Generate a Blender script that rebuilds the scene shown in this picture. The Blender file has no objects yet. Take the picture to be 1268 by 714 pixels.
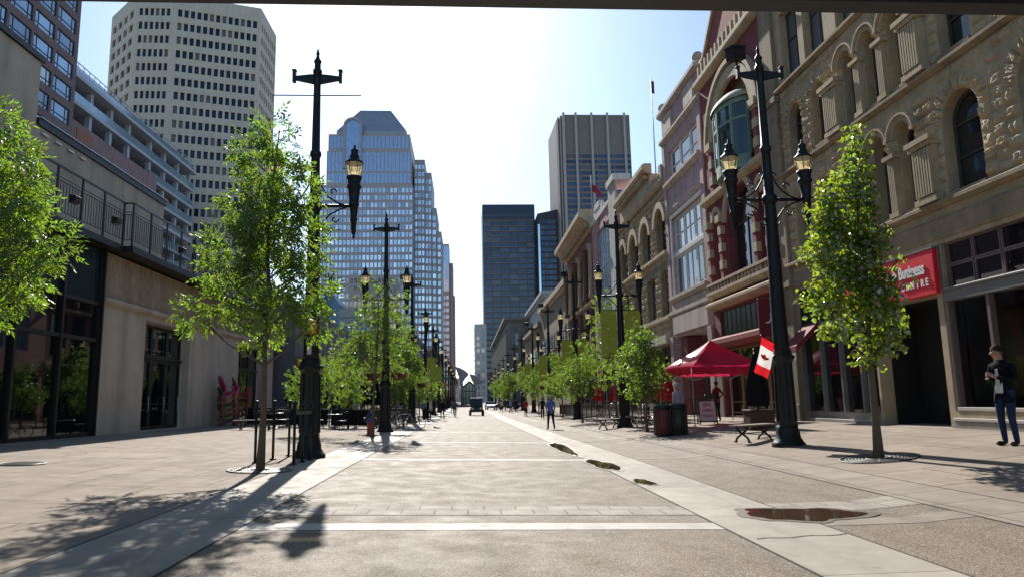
import bpy, bmesh, math, random
from mathutils import Vector, Matrix, Quaternion
random.seed(7)
D2R = math.radians
sc = bpy.context.scene
COL = sc.collection
PI = math.pi

# ------------------------------------------------------------------ ground shape
PR = [(-900,.75),(-60,.75),(-13,.60),(-3.7,.2),(-2.5,.16),(2.9,0),(5.2,0),(7.7,.2),(10.2,.44),(12.5,.55),(60,.8),(900,.8)]
def lerp_profile(X):
    for (a,b),(c,d) in zip(PR,PR[1:]):
        if X<=c: return b+(d-b)*(X-a)/(c-a)
    return PR[-1][1]
def gz(X,Y): return lerp_profile(X)-.0055*(min(max(Y,16),70)-16)

# ------------------------------------------------------------------ materials
MATS={}
def mat(name,col,rough=.6,metal=0,var=.0,vscale=3.0,bump=0.,bscale=20.,spec=.5,col2=None,stain=0.,brick=None,coat=0.):
    """procedural principled material: colour variation, fine bump, large stains, optional brick pattern"""
    if name in MATS: return MATS[name]
    m=bpy.data.materials.new(name); m.use_nodes=True; MATS[name]=m
    nt=m.node_tree; N=nt.nodes; L=nt.links; b=N['Principled BSDF']
    b.inputs['Roughness'].default_value=rough; b.inputs['Metallic'].default_value=metal
    b.inputs['Specular IOR Level'].default_value=spec
    if coat: b.inputs['Coat Weight'].default_value=coat; b.inputs['Coat Roughness'].default_value=.15
    c=(*col,1); b.inputs['Base Color'].default_value=c
    tc=N.new('ShaderNodeTexCoord'); out=None; height=None
    if brick:
        bw,bh,mortar,bc2=brick
        mp=N.new('ShaderNodeMapping'); mp.inputs['Rotation'].default_value=(PI/2,0,0)
        L.new(tc.outputs['Object'],mp.inputs['Vector'])
        br=N.new('ShaderNodeTexBrick'); L.new(mp.outputs['Vector'],br.inputs['Vector'])
        br.inputs['Scale'].default_value=1; br.inputs['Brick Width'].default_value=bw; br.inputs['Row Height'].default_value=bh
        br.inputs['Mortar Size'].default_value=mortar; br.inputs['Color1'].default_value=c; br.inputs['Color2'].default_value=(*bc2,1)
        br.inputs['Mortar'].default_value=(col[0]*.6,col[1]*.6,col[2]*.6,1)
        out=br.outputs['Color']; height=br.outputs['Fac']
    if var>0 or col2:
        n=N.new('ShaderNodeTexNoise'); n.inputs['Scale'].default_value=vscale; n.inputs['Detail'].default_value=6; n.inputs['Roughness'].default_value=.65
        L.new(tc.outputs['Object'],n.inputs['Vector'])
        r=N.new('ShaderNodeMapRange'); r.inputs['From Min'].default_value=.3; r.inputs['From Max'].default_value=.7
        L.new(n.outputs['Fac'],r.inputs['Value'])
        mx=N.new('ShaderNodeMix'); mx.data_type='RGBA'; L.new(r.outputs['Result'],mx.inputs['Factor'])
        k=1-var
        if out: 
            mu=N.new('ShaderNodeMix'); mu.data_type='RGBA'; mu.blend_type='MULTIPLY'; mu.inputs['Factor'].default_value=1
            mx.inputs[6].default_value=(1,1,1,1); mx.inputs[7].default_value=(k,k,k,1)
            L.new(out,mu.inputs[6]); L.new(mx.outputs[2],mu.inputs[7]); out=mu.outputs[2]
        else:
            mx.inputs[6].default_value=c; mx.inputs[7].default_value=(*(col2 or (col[0]*k,col[1]*k,col[2]*k)),1); out=mx.outputs[2]
    if stain>0:
        mp=N.new('ShaderNodeMapping'); mp.inputs['Scale'].default_value=(.9,.9,.16); L.new(tc.outputs['Object'],mp.inputs['Vector'])
        n=N.new('ShaderNodeTexNoise'); n.inputs['Scale'].default_value=1.3; n.inputs['Detail'].default_value=8; L.new(mp.outputs['Vector'],n.inputs['Vector'])
        r=N.new('ShaderNodeMapRange'); r.inputs['From Min'].default_value=.42; r.inputs['From Max'].default_value=.7; r.inputs['To Min'].default_value=1; r.inputs['To Max'].default_value=1-stain
        L.new(n.outputs['Fac'],r.inputs['Value'])
        mu=N.new('ShaderNodeMix'); mu.data_type='RGBA'; mu.blend_type='MULTIPLY'; mu.inputs['Factor'].default_value=1
        if out: L.new(out,mu.inputs[6])
        else: mu.inputs[6].default_value=c
        L.new(r.outputs['Result'],mu.inputs[7]); out=mu.outputs[2]
    if out: L.new(out,b.inputs['Base Color'])
    if bump>0:
        n=N.new('ShaderNodeTexNoise'); n.inputs['Scale'].default_value=bscale; n.inputs['Detail'].default_value=5
        L.new(tc.outputs['Object'],n.inputs['Vector'])
        bp=N.new('ShaderNodeBump'); bp.inputs['Strength'].default_value=bump; bp.inputs['Distance'].default_value=.02
        L.new(n.outputs['Fac'],bp.inputs['Height']); L.new(bp.outputs['Normal'],b.inputs['Normal'])
    return m

def leaf_mat(name,col,trans,rough=.35,gl=.12):
    if name in MATS: return MATS[name]
    m=bpy.data.materials.new(name); m.use_nodes=True; MATS[name]=m
    nt=m.node_tree; N=nt.nodes; L=nt.links; N.clear()
    o=N.new('ShaderNodeOutputMaterial'); d=N.new('ShaderNodeBsdfDiffuse'); t=N.new('ShaderNodeBsdfTranslucent'); g=N.new('ShaderNodeBsdfGlossy')
    g.inputs['Roughness'].default_value=rough
    geo=N.new('ShaderNodeNewGeometry'); hs=N.new('ShaderNodeHueSaturation'); hs2=N.new('ShaderNodeHueSaturation')
    mr=N.new('ShaderNodeMapRange'); mr.inputs['To Min'].default_value=.6; mr.inputs['To Max'].default_value=1.35
    L.new(geo.outputs['Random Per Island'],mr.inputs['Value'])
    hs.inputs['Color'].default_value=(*col,1); hs2.inputs['Color'].default_value=(*trans,1)
    L.new(mr.outputs['Result'],hs.inputs['Value']); L.new(mr.outputs['Result'],hs2.inputs['Value'])
    mh=N.new('ShaderNodeMapRange'); mh.inputs['To Min'].default_value=.475; mh.inputs['To Max'].default_value=.52
    L.new(geo.outputs['Random Per Island'],mh.inputs['Value']); L.new(mh.outputs['Result'],hs2.inputs['Hue'])
    L.new(hs.outputs['Color'],d.inputs['Color']); L.new(hs2.outputs['Color'],t.inputs['Color'])
    a=N.new('ShaderNodeMixShader'); a.inputs[0].default_value=.5; L.new(d.outputs[0],a.inputs[1]); L.new(t.outputs[0],a.inputs[2])
    b=N.new('ShaderNodeMixShader'); b.inputs[0].default_value=gl; L.new(a.outputs[0],b.inputs[1]); L.new(g.outputs[0],b.inputs[2])
    L.new(b.outputs[0],o.inputs['Surface']); return m

def trans_mat(name,col,trans,fac=.5,gloss=0.08):
    if name in MATS: return MATS[name]
    m=bpy.data.materials.new(name); m.use_nodes=True; MATS[name]=m
    nt=m.node_tree; N=nt.nodes; L=nt.links; N.clear()
    o=N.new('ShaderNodeOutputMaterial'); d=N.new('ShaderNodeBsdfDiffuse'); t=N.new('ShaderNodeBsdfTranslucent'); g=N.new('ShaderNodeBsdfGlossy'); g.inputs['Roughness'].default_value=.2
    tc=N.new('ShaderNodeTexCoord'); n=N.new('ShaderNodeTexNoise'); n.inputs['Scale'].default_value=4; L.new(tc.outputs['Object'],n.inputs['Vector'])
    mx=N.new('ShaderNodeMix'); mx.data_type='RGBA'; mx.inputs[6].default_value=(*col,1); mx.inputs[7].default_value=(col[0]*.75,col[1]*.75,col[2]*.75,1); L.new(n.outputs['Fac'],mx.inputs['Factor'])
    L.new(mx.outputs[2],d.inputs['Color']); t.inputs['Color'].default_value=(*trans,1)
    a=N.new('ShaderNodeMixShader'); a.inputs[0].default_value=fac; L.new(d.outputs[0],a.inputs[1]); L.new(t.outputs[0],a.inputs[2])
    b=N.new('ShaderNodeMixShader'); b.inputs[0].default_value=gloss; L.new(a.outputs[0],b.inputs[1]); L.new(g.outputs[0],b.inputs[2])
    L.new(b.outputs[0],o.inputs['Surface']); return m

def glass_mat(name,col,rough=.03,metal=0.,spec=.8,wav=.0,blinds=None):
    """opaque dark reflecting window glass with slightly wavy panes"""
    if name in MATS: return MATS[name]
    m=mat(name,col,rough,metal,var=.25,vscale=.6,spec=spec)
    if blinds:
        nt=m.node_tree; N=nt.nodes; L=nt.links; b=N['Principled BSDF']; src=b.inputs['Base Color'].links[0].from_socket
        oi=N.new('ShaderNodeObjectInfo'); ge=N.new('ShaderNodeNewGeometry'); ad=N.new('ShaderNodeMath'); L.new(oi.outputs['Random'],ad.inputs[0]); L.new(ge.outputs['Random Per Island'],ad.inputs[1])
        fr=N.new('ShaderNodeMath'); fr.operation='FRACT'; L.new(ad.outputs[0],fr.inputs[0])
        r1=N.new('ShaderNodeMapRange'); r1.inputs['To Min'].default_value=.55; r1.inputs['To Max'].default_value=1.25; L.new(fr.outputs[0],r1.inputs['Value'])
        mu=N.new('ShaderNodeMix'); mu.data_type='RGBA'; mu.blend_type='MULTIPLY'; mu.inputs['Factor'].default_value=1; L.new(src,mu.inputs[6]); L.new(r1.outputs[0],mu.inputs[7])
        f2=N.new('ShaderNodeMath'); f2.operation='MULTIPLY'; f2.inputs[1].default_value=7.31; L.new(ad.outputs[0],f2.inputs[0]); f3=N.new('ShaderNodeMath'); f3.operation='FRACT'; L.new(f2.outputs[0],f3.inputs[0])
        gt=N.new('ShaderNodeMath'); gt.operation='GREATER_THAN'; gt.inputs[1].default_value=.84; L.new(f3.outputs[0],gt.inputs[0])
        mx=N.new('ShaderNodeMix'); mx.data_type='RGBA'; L.new(gt.outputs[0],mx.inputs['Factor']); L.new(mu.outputs[2],mx.inputs[6]); mx.inputs[7].default_value=(*blinds,1); L.new(mx.outputs[2],b.inputs['Base Color'])
    if wav:
        nt=m.node_tree; N=nt.nodes; L=nt.links; b=N['Principled BSDF']
        tc=N.new('ShaderNodeTexCoord'); n=N.new('ShaderNodeTexNoise'); n.inputs['Scale'].default_value=.9; L.new(tc.outputs['Object'],n.inputs['Vector'])
        bp=N.new('ShaderNodeBump'); bp.inputs['Strength'].default_value=wav; bp.inputs['Distance'].default_value=.05
        L.new(n.outputs['Fac'],bp.inputs['Height']); L.new(bp.outputs['Normal'],b.inputs['Normal'])
    return m

# ------------------------------------------------------------------ mesh builder
class MB:
    def __init__(s): s.v=[]; s.f=[]; s.mi=[]; s.sm=[]
    def add(s,vs,fs,mi=0,smooth=False):
        o=len(s.v); s.v+= [tuple(p) for p in vs]
        for f in fs: s.f.append(tuple(i+o for i in f)); s.mi.append(mi); s.sm.append(smooth)
        return s
    def box(s,x0,y0,z0,x1,y1,z1,mi=0):
        return s.add([(x0,y0,z0),(x1,y0,z0),(x1,y1,z0),(x0,y1,z0),(x0,y0,z1),(x1,y0,z1),(x1,y1,z1),(x0,y1,z1)],
            [(0,3,2,1),(4,5,6,7),(0,1,5,4),(1,2,6,5),(2,3,7,6),(3,0,4,7)],mi)
    def cbox(s,c,d,mi=0): 
        return s.box(c[0]-d[0]/2,c[1]-d[1]/2,c[2]-d[2]/2,c[0]+d[0]/2,c[1]+d[1]/2,c[2]+d[2]/2,mi)
    def bar(s,a,b,w,h=None,mi=0,up=(0,0,1)):
        h=h or w; a=Vector(a); b=Vector(b); d=(b-a).normalized(); u=Vector(up)
        if abs(d.dot(u))>.99: u=Vector((0,1,0))
        r=d.cross(u).normalized(); u=r.cross(d)
        vs=[p+r*(x*w/2)+u*(y*h/2) for p in (a,b) for x,y in ((-1,-1),(1,-1),(1,1),(-1,1))]
        return s.add(vs,[(3,2,1,0),(4,5,6,7),(0,1,5,4),(1,2,6,5),(2,3,7,6),(3,0,4,7)],mi)
    def tube(s,pts,radii,n=8,mi=0,smooth=True,cap=True):
        pts=[Vector(p) for p in pts]
        if not hasattr(radii,'__len__'): radii=[radii]*len(pts)
        ref=None; vs=[]
        for i,p in enumerate(pts):
            d=(pts[min(i+1,len(pts)-1)]-pts[max(i-1,0)]).normalized()
            if ref is None: ref=Vector((0,0,1)) if abs(d.z)<.9 else Vector((1,0,0))
            r=d.cross(ref).normalized(); u=r.cross(d).normalized(); ref=u
            for k in range(n):
                a=2*PI*k/n; vs.append(p+(r*math.cos(a)+u*math.sin(a))*radii[i])
        fs=[]
        for i in range(len(pts)-1):
            for k in range(n): fs.append((i*n+k,i*n+(k+1)%n,(i+1)*n+(k+1)%n,(i+1)*n+k))
        s.add(vs,fs,mi,smooth)
        if cap:
            m=len(pts)-1; o=len(s.v)-len(vs)
            s.f.append(tuple(o+k for k in reversed(range(n)))); s.mi.append(mi); s.sm.append(False)
            s.f.append(tuple(o+m*n+k for k in range(n))); s.mi.append(mi); s.sm.append(False)
        return s
    def lathe(s,prof,c=(0,0,0),n=16,mi=0,smooth=True,sx=1,sy=1,rot=0,cap=True):
        vs=[];fs=[]
        for r,z in prof:
            for k in range(n):
                a=2*PI*k/n+rot; vs.append((c[0]+r*math.cos(a)*sx,c[1]+r*math.sin(a)*sy,c[2]+z))
        for i in range(len(prof)-1):
            for k in range(n): fs.append((i*n+k,i*n+(k+1)%n,(i+1)*n+(k+1)%n,(i+1)*n+k))
        s.add(vs,fs,mi,smooth); o=len(s.v)-len(vs)
        if cap and prof[0][0]>1e-4: s.f.append(tuple(o+k for k in reversed(range(n)))); s.mi.append(mi); s.sm.append(False)
        if cap and prof[-1][0]>1e-4: s.f.append(tuple(o+(len(prof)-1)*n+k for k in range(n))); s.mi.append(mi); s.sm.append(False)
        return s
    def prism(s,poly,axis,a,b,mi=0):
        """poly of 2D points extruded along axis ('x','y','z') from a to b"""
        def P(p,t):
            return {'x':(t,p[0],p[1]),'y':(p[0],t,p[1]),'z':(p[0],p[1],t)}[axis]
        n=len(poly); vs=[P(p,a) for p in poly]+[P(p,b) for p in poly]
        fs=[tuple(reversed(range(n))),tuple(range(n,2*n))]+[(i,(i+1)%n,n+(i+1)%n,n+i) for i in range(n)]
        return s.add(vs,fs,mi)
    def ball(s,c,r,n=10,m=6,mi=0,sz=1):
        prof=[(max(1e-5,r*math.sin(PI*i/m)),-r*sz*math.cos(PI*i/m)) for i in range(m+1)]
        return s.lathe(prof,c,n,mi)
    def mesh(s,name,mats,origin=(0,0,0),bevel=0):
        me=bpy.data.meshes.new(name)
        me.from_pydata([(p[0]-origin[0],p[1]-origin[1],p[2]-origin[2]) for p in s.v],[],s.f)
        for m in (mats if isinstance(mats,(list,tuple)) else [mats]): me.materials.append(m)
        me.polygons.foreach_set('material_index',s.mi); me.polygons.foreach_set('use_smooth',s.sm)
        me.update(); return me
    def build(s,name,mats,parent=None,origin=(0,0,0),loc=(0,0,0),rotz=0,bevel=0,fixn=False):
        me=s.mesh(name,mats,origin)
        if fixn:
            bm=bmesh.new(); bm.from_mesh(me); bmesh.ops.recalc_face_normals(bm,faces=bm.faces); bm.to_mesh(me); bm.free()
        o=bpy.data.objects.new(name,me); COL.objects.link(o); o.location=loc; o.rotation_euler.z=rotz
        if parent: o.parent=parent
        if bevel:
            md=o.modifiers.new('bevel','BEVEL'); md.width=bevel; md.segments=2; md.limit_method='ANGLE'
        return o

def tag(o,label,cat,group=None):
    o['label']=label; o['category']=cat
    if group: o['group']=group
    return o
def thing(name,label,cat,loc=(0,0,0),rotz=0,group=None):
    o=bpy.data.objects.new(name,None); COL.objects.link(o); o.empty_display_size=.2
    o.location=loc; o.rotation_euler.z=rotz
    return tag(o,label,cat,group)
def kids(o): return [c for c in bpy.data.objects if c.parent==o]
def copy_tree(o,parent=None):
    c=o.copy(); COL.objects.link(c)
    if parent: c.parent=parent
    for ch in list(o.children): copy_tree(ch,c)
    return c
def place(o,x,y,rotz=0,label=None,dz=0,sc_=None):
    o.location=(x,y,gz(x,y)+dz); o.rotation_euler.z=rotz
    if label: o['label']=label
    if sc_: o.scale=(sc_,)*3 if not hasattr(sc_,'__len__') else sc_
    return o
def struct(o): o['kind']='structure'; return o
ORD=['nearest','second','third','fourth','fifth','sixth','seventh','eighth','ninth','tenth','eleventh','twelfth']

def text_mesh(txt,size,depth,mats,name,parent,loc,rot,bold=0.,spacing=1.,align='CENTER'):
    cu=bpy.data.curves.new(name,'FONT'); cu.body=txt; cu.size=size; cu.extrude=depth; cu.align_x=align; cu.align_y='CENTER'; cu.offset=bold; cu.space_character=spacing
    o=bpy.data.objects.new(name+'_curve',cu); COL.objects.link(o)
    dg=bpy.context.evaluated_depsgraph_get(); me=bpy.data.meshes.new_from_object(o.evaluated_get(dg))
    bpy.data.objects.remove(o); bpy.data.curves.remove(cu)
    me.materials.clear(); me.materials.append(mats)
    t=bpy.data.objects.new(name,me); COL.objects.link(t); t.parent=parent; t.location=loc; t.rotation_euler=rot
    return t

# ------------------------------------------------------------------ facades (local: x along wall, -y outward, z up)
def arcpts(a,b,vs,n=12,rise=None):
    r=(b-a)/2; rise=rise or r; cx=(a+b)/2
    return [(cx-r*math.cos(PI*i/n),vs+rise*math.sin(PI*i/n)) for i in range(n+1)]
def facade(mb,u0,u1,v0,v1,ops,y=0,depth=.3,mi=0,mr=None):
    """wall sheet with real openings and reveals. op=(a,b,c,d,rise); rise>0 = arched head of that rise"""
    mr=mi if mr is None else mr
    ops=[(o+(0,))[:5] for o in ops]
    us=sorted({round(x,4) for x in [u0,u1]+[o[0] for o in ops]+[o[1] for o in ops] if u0<=x<=u1})
    vs=sorted({round(x,4) for x in [v0,v1]+[o[2] for o in ops]+[o[3] for o in ops] if v0<=x<=v1})
    for i in range(len(us)-1):
        run=None
        for j in range(len(vs)-1):
            cu=(us[i]+us[i+1])/2; cv=(vs[j]+vs[j+1])/2
            if any(o[0]<cu<o[1] and o[2]<cv<o[3] for o in ops):
                if run is not None: mb.add([(us[i],y,run),(us[i+1],y,run),(us[i+1],y,vs[j]),(us[i],y,vs[j])],[(0,1,2,3)],mi); run=None
            elif run is None: run=vs[j]
        if run is not None: mb.add([(us[i],y,run),(us[i+1],y,run),(us[i+1],y,v1),(us[i],y,v1)],[(0,1,2,3)],mi)
    for a,b,c,d,rise in ops:
        if rise:
            ap=arcpts(a,b,d-rise,14,rise); m=len(ap)//2
            L=[(a,y,d)]+[(p[0],y,p[1]) for p in ap[:m+1]]
            mb.add(L,[(0,i,i+1) for i in range(1,len(L)-1)],mi)
            R=[(b,y,d)]+[(p[0],y,p[1]) for p in ap[m:]]
            mb.add(R,[(0,i,i+1) for i in range(1,len(R)-1)],mi)
            loop=[(a,c)]+ap+[(b,c)]
        else: loop=[(a,c),(a,d),(b,d),(b,c)]
        n=len(loop)
        mb.add([(p[0],y,p[1]) for p in loop]+[(p[0],y+depth,p[1]) for p in loop],[(i,(i+1)%n,n+(i+1)%n,n+i) for i in range(n)],mr)
    return mb
def shell(mb,u0,u1,v0,v1,dep,y=0,mi=0):
    """sides, back, roof behind a facade"""
    mb.add([(u0,y,v0),(u0,y,v1),(u0,dep,v1),(u0,dep,v0)],[(0,1,2,3)],mi)
    mb.add([(u1,y,v0),(u1,dep,v0),(u1,dep,v1),(u1,y,v1)],[(0,1,2,3)],mi)
    mb.add([(u0,y,v1),(u1,y,v1),(u1,dep,v1),(u0,dep,v1)],[(0,1,2,3)],mi)
    mb.add([(u0,dep,v0),(u0,dep,v1),(u1,dep,v1),(u1,dep,v0)],[(0,1,2,3)],mi)
    return mb
WC={}
def window(root,u,v0,w,h,y,fm,pm,rise=0,nx=1,nz=1,ft=.07,name='window',bt=.045,split=None,xs=()):
    """one window: frame (with glazing bars) and a pane of glass as its child; u,v0 lower left"""
    key=(round(w,3),round(h,3),round(rise,3),nx,nz,ft,fm.name,pm.name,bt,split,xs)
    if key not in WC:
        mb=MB(); d=.07
        if rise:
            outer=[(0,0)]+arcpts(0,w,h-rise,14,rise)+[(w,0)]
            k=(w-2*ft)/w
            inner=[(ft,ft)]+[(ft+p[0]*k,(p[1]-h+rise)*(rise-ft)/rise+h-rise) for p in arcpts(0,w,h-rise,14,rise)]+[(w-ft,ft)]
        else: outer=[(0,0),(0,h),(w,h),(w,0)]; inner=[(ft,ft),(ft,h-ft),(w-ft,h-ft),(w-ft,ft)]
        n=len(outer)
        mb.add([(p[0],0,p[1]) for p in outer]+[(p[0],0,p[1]) for p in inner],[(i,(i+1)%n,n+(i+1)%n,n+i) for i in range(n)])
        mb.add([(p[0],0,p[1]) for p in inner]+[(p[0],d,p[1]) for p in inner],[(i,(i+1)%n,n+(i+1)%n,n+i) for i in range(n)])
        for i in range(1,nx): mb.box(w*i/nx-bt/2,.006,ft,w*i/nx+bt/2,d-.01,(h-rise if rise else h)-ft)
        for q in xs: mb.box(w*q-bt/2,.004,ft,w*q+bt/2,d-.011,h-ft)
        zs=[h*i/nz for i in range(1,nz)] if split is None else [h*q for q in split]
        for z in zs: mb.box(ft,.002,z-bt/2,w-ft,d-.012,z+bt/2)
        fmesh=mb.mesh(name,fm)
        pb=MB(); pb.add([(p[0],.05,p[1]) for p in inner],[tuple(reversed(range(n)))])
        WC[key]=(fmesh,pb.mesh('pane',pm))
    fme,pme=WC[key]
    o=bpy.data.objects.new(name,fme); COL.objects.link(o); o.parent=root; o.location=(u,y,v0)
    p=bpy.data.objects.new('pane',pme); COL.objects.link(p); p.parent=o
    return o
def rubble(mb,u0,u1,v0,v1,ops,hgt=.36,wmin=.4,wmax=.8,out=(.035,.085),mi=0,y=0,rng=random.Random(3)):
    """rock-faced stone blocks in courses, leaving the openings free"""
    nr=max(1,round((v1-v0)/hgt)); hgt=(v1-v0)/nr
    for r in range(nr):
        za=v0+r*hgt; zb=za+hgt; u=u0
        while u<u1-.05:
            w=rng.uniform(wmin,wmax); ue=min(u+w,u1)
            if u1-ue<wmin*.5: ue=u1
            hit=None
            for (a,b,c,d) in ops:
                if u<b-.01 and ue>a+.01 and za<d-.01 and zb>c+.01: hit=(a,b); break
            if hit:
                if u<hit[0]-.12: ue=hit[0]
                else: u=max(hit[1],u+.01); continue
            block(mb,[(u+.005,za+.005),(ue-.005,za+.005),(ue-.005,zb-.005),(u+.005,zb-.005)],rng,out,mi,y)
            u=ue
def block(mb,q,rng,out,mi=0,y=0):
    """one rough block on quad q (4 corners in u,v)"""
    def P(s,t):
        a=[q[0][i]*(1-s)+q[1][i]*s for i in (0,1)]; b=[q[3][i]*(1-s)+q[2][i]*s for i in (0,1)]
        return [a[i]*(1-t)+b[i]*t for i in (0,1)]
    nx,nz=6,4; vs=[]
    base=rng.uniform(*out)
    for j in range(nz+1):
        for i in range(nx+1):
            p=P(i/nx,j/nz); edge=i in(0,nx) or j in(0,nz)
            vs.append((p[0],y+(.012 if edge else -base*rng.choice((.55,.8,1.0,1.1,1.3))*rng.uniform(.8,1.2)),p[1]))
    fs=[(j*(nx+1)+i,j*(nx+1)+i+1,(j+1)*(nx+1)+i+1,(j+1)*(nx+1)+i) for j in range(nz) for i in range(nx)]
    mb.add(vs,fs,mi)
def voussoirs(mb,a,b,vs,r2,n=9,rng=random.Random(5),out=(.06,.11),mi=0,y=0,rough=True,t0=0,t1=PI):
    r=(b-a)/2; cx=(a+b)/2
    for i in range(n):
        A=PI-(t0+(t1-t0)*(i+.04)/n); B=PI-(t0+(t1-t0)*(i+.96)/n)
        q=[(cx+r*math.cos(A),vs+r*math.sin(A)),(cx+r*math.cos(B),vs+r*math.sin(B)),(cx+(r+r2)*math.cos(B),vs+(r+r2)*math.sin(B)),(cx+(r+r2)*math.cos(A),vs+(r+r2)*math.sin(A))]
        block(mb,q,rng,out,mi,y)
def archring(mb,a,b,vs,w,out,mi=0,n=16,y=0,two=None):
    """smooth moulded arch band; two = second material index for alternating stones"""
    r=(b-a)/2; cx=(a+b)/2
    for i in range(n):
        A=PI-PI*i/n; B=PI-PI*(i+1)/n
        ps=[(cx+q*math.cos(t),vs+q*math.sin(t)) for t,q in ((A,r),(B,r),(B,r+w),(A,r+w))]
        m=mi if two is None or i%2 else two
        mb.add([(p[0],y-out,p[1]) for p in ps]+[(p[0],y+.02,p[1]) for p in ps],[(0,1,2,3),(0,4,5,1),(2,6,7,3)]+([(3,7,4,0)] if i==0 else [])+([(1,5,6,2)] if i==n-1 else []),m)
def cornice(mb,u0,u1,v,prof,mi=0,ends=True,y=0):
    """moulding: prof list of (out,height above v), swept along x"""
    pts=[(y-o,v+h) for o,h in prof]+[(y+.05,v+prof[-1][1]),(y+.05,v+prof[0][1])]
    mb.prism(pts,'x',u0,u1,mi)
CAM=Vector((0,0,1.5))
def many_windows(root,rects,m,name='window',maxn=100):
    """rects: 4-corner quads in root's local space. nearest 100 are parts, the rest one stuff part"""
    M=Matrix.Translation(root.location)@Matrix.Rotation(root.rotation_euler.z,4,'Z')
    rects=sorted(rects,key=lambda q:((M@Vector(q[0]))-CAM).length)
    for q in rects[:maxn]:
        mb=MB(); mb.add([Vector(p)-Vector(q[0]) for p in q],[(0,1,2,3)]); mb.build(name,m,root,loc=q[0])
    if len(rects)>maxn:
        mb=MB()
        for q in rects[maxn:]: mb.add(q,[(0,1,2,3)])
        o=mb.build(name,m,root); o['kind']='stuff'
EXPOSURE=0.68
# ------------------------------------------------------------------ world, sun, camera
SUN_EL,SUN_AZ=D2R(35),D2R(6.5)          # sun ahead of the camera, slightly left of the street axis
w=bpy.data.worlds.new('World'); sc.world=w; w.use_nodes=True
nt=w.node_tree; bg=nt.nodes['Background']; sky=nt.nodes.new('ShaderNodeTexSky'); sky.sky_type='NISHITA'; sky.sun_disc=False
sky.sun_elevation=SUN_EL; sky.sun_rotation=-SUN_AZ; sky.altitude=1000; sky.air_density=1.0; sky.dust_density=1.3; sky.ozone_density=1.2
tint=nt.nodes.new('ShaderNodeMix'); tint.data_type='RGBA'; tint.blend_type='MULTIPLY'; tint.inputs['Factor'].default_value=1; tint.inputs[7].default_value=(.86,.99,1.04,1)
nt.links.new(sky.outputs[0],tint.inputs[6]); nt.links.new(tint.outputs[2],bg.inputs['Color']); bg.inputs['Strength'].default_value=.1
sd=bpy.data.lights.new('sun','SUN'); sd.energy=5.0; sd.angle=D2R(.53); sd.color=(1,.95,.87)
so=bpy.data.objects.new('sun',sd); COL.objects.link(so)
sdir=Vector((-math.sin(SUN_AZ)*math.cos(SUN_EL),math.cos(SUN_AZ)*math.cos(SUN_EL),math.sin(SUN_EL)))
so.rotation_euler=(-sdir).to_track_quat('-Z','Y').to_euler(); so.location=sdir*60
PITCH,YAW,ROLL=D2R(8.836),D2R(3.782),D2R(1.2)
cd=bpy.data.cameras.new('camera'); cam=bpy.data.objects.new('camera',cd); COL.objects.link(cam); sc.camera=cam
cd.sensor_width=36; cd.sensor_fit='HORIZONTAL'; cd.lens=36*880/1268; cd.clip_end=4000; cd.clip_start=.1
cam.location=(0,0,1.5)
fw=Vector((math.cos(PITCH)*math.sin(YAW),math.cos(PITCH)*math.cos(YAW),math.sin(PITCH)))
rt=Vector((math.cos(YAW),-math.sin(YAW),0)); up=rt.cross(fw)
# picture axes rotate so that world-up leans left by ROLL in the picture
cr,sr=math.cos(ROLL),math.sin(ROLL)
r2=rt*cr-up*sr; u2=rt*sr+up*cr
cam.rotation_euler=Matrix(((r2.x,u2.x,-fw.x),(r2.y,u2.y,-fw.y),(r2.z,u2.z,-fw.z))).to_euler()
sc.view_settings.view_transform='Standard'; sc.view_settings.look='None'; sc.view_settings.exposure=EXPOSURE; sc.view_settings.gamma=1
sc.render.engine='CYCLES'
sc.render.resolution_x=1024; sc.render.resolution_y=576

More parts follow.
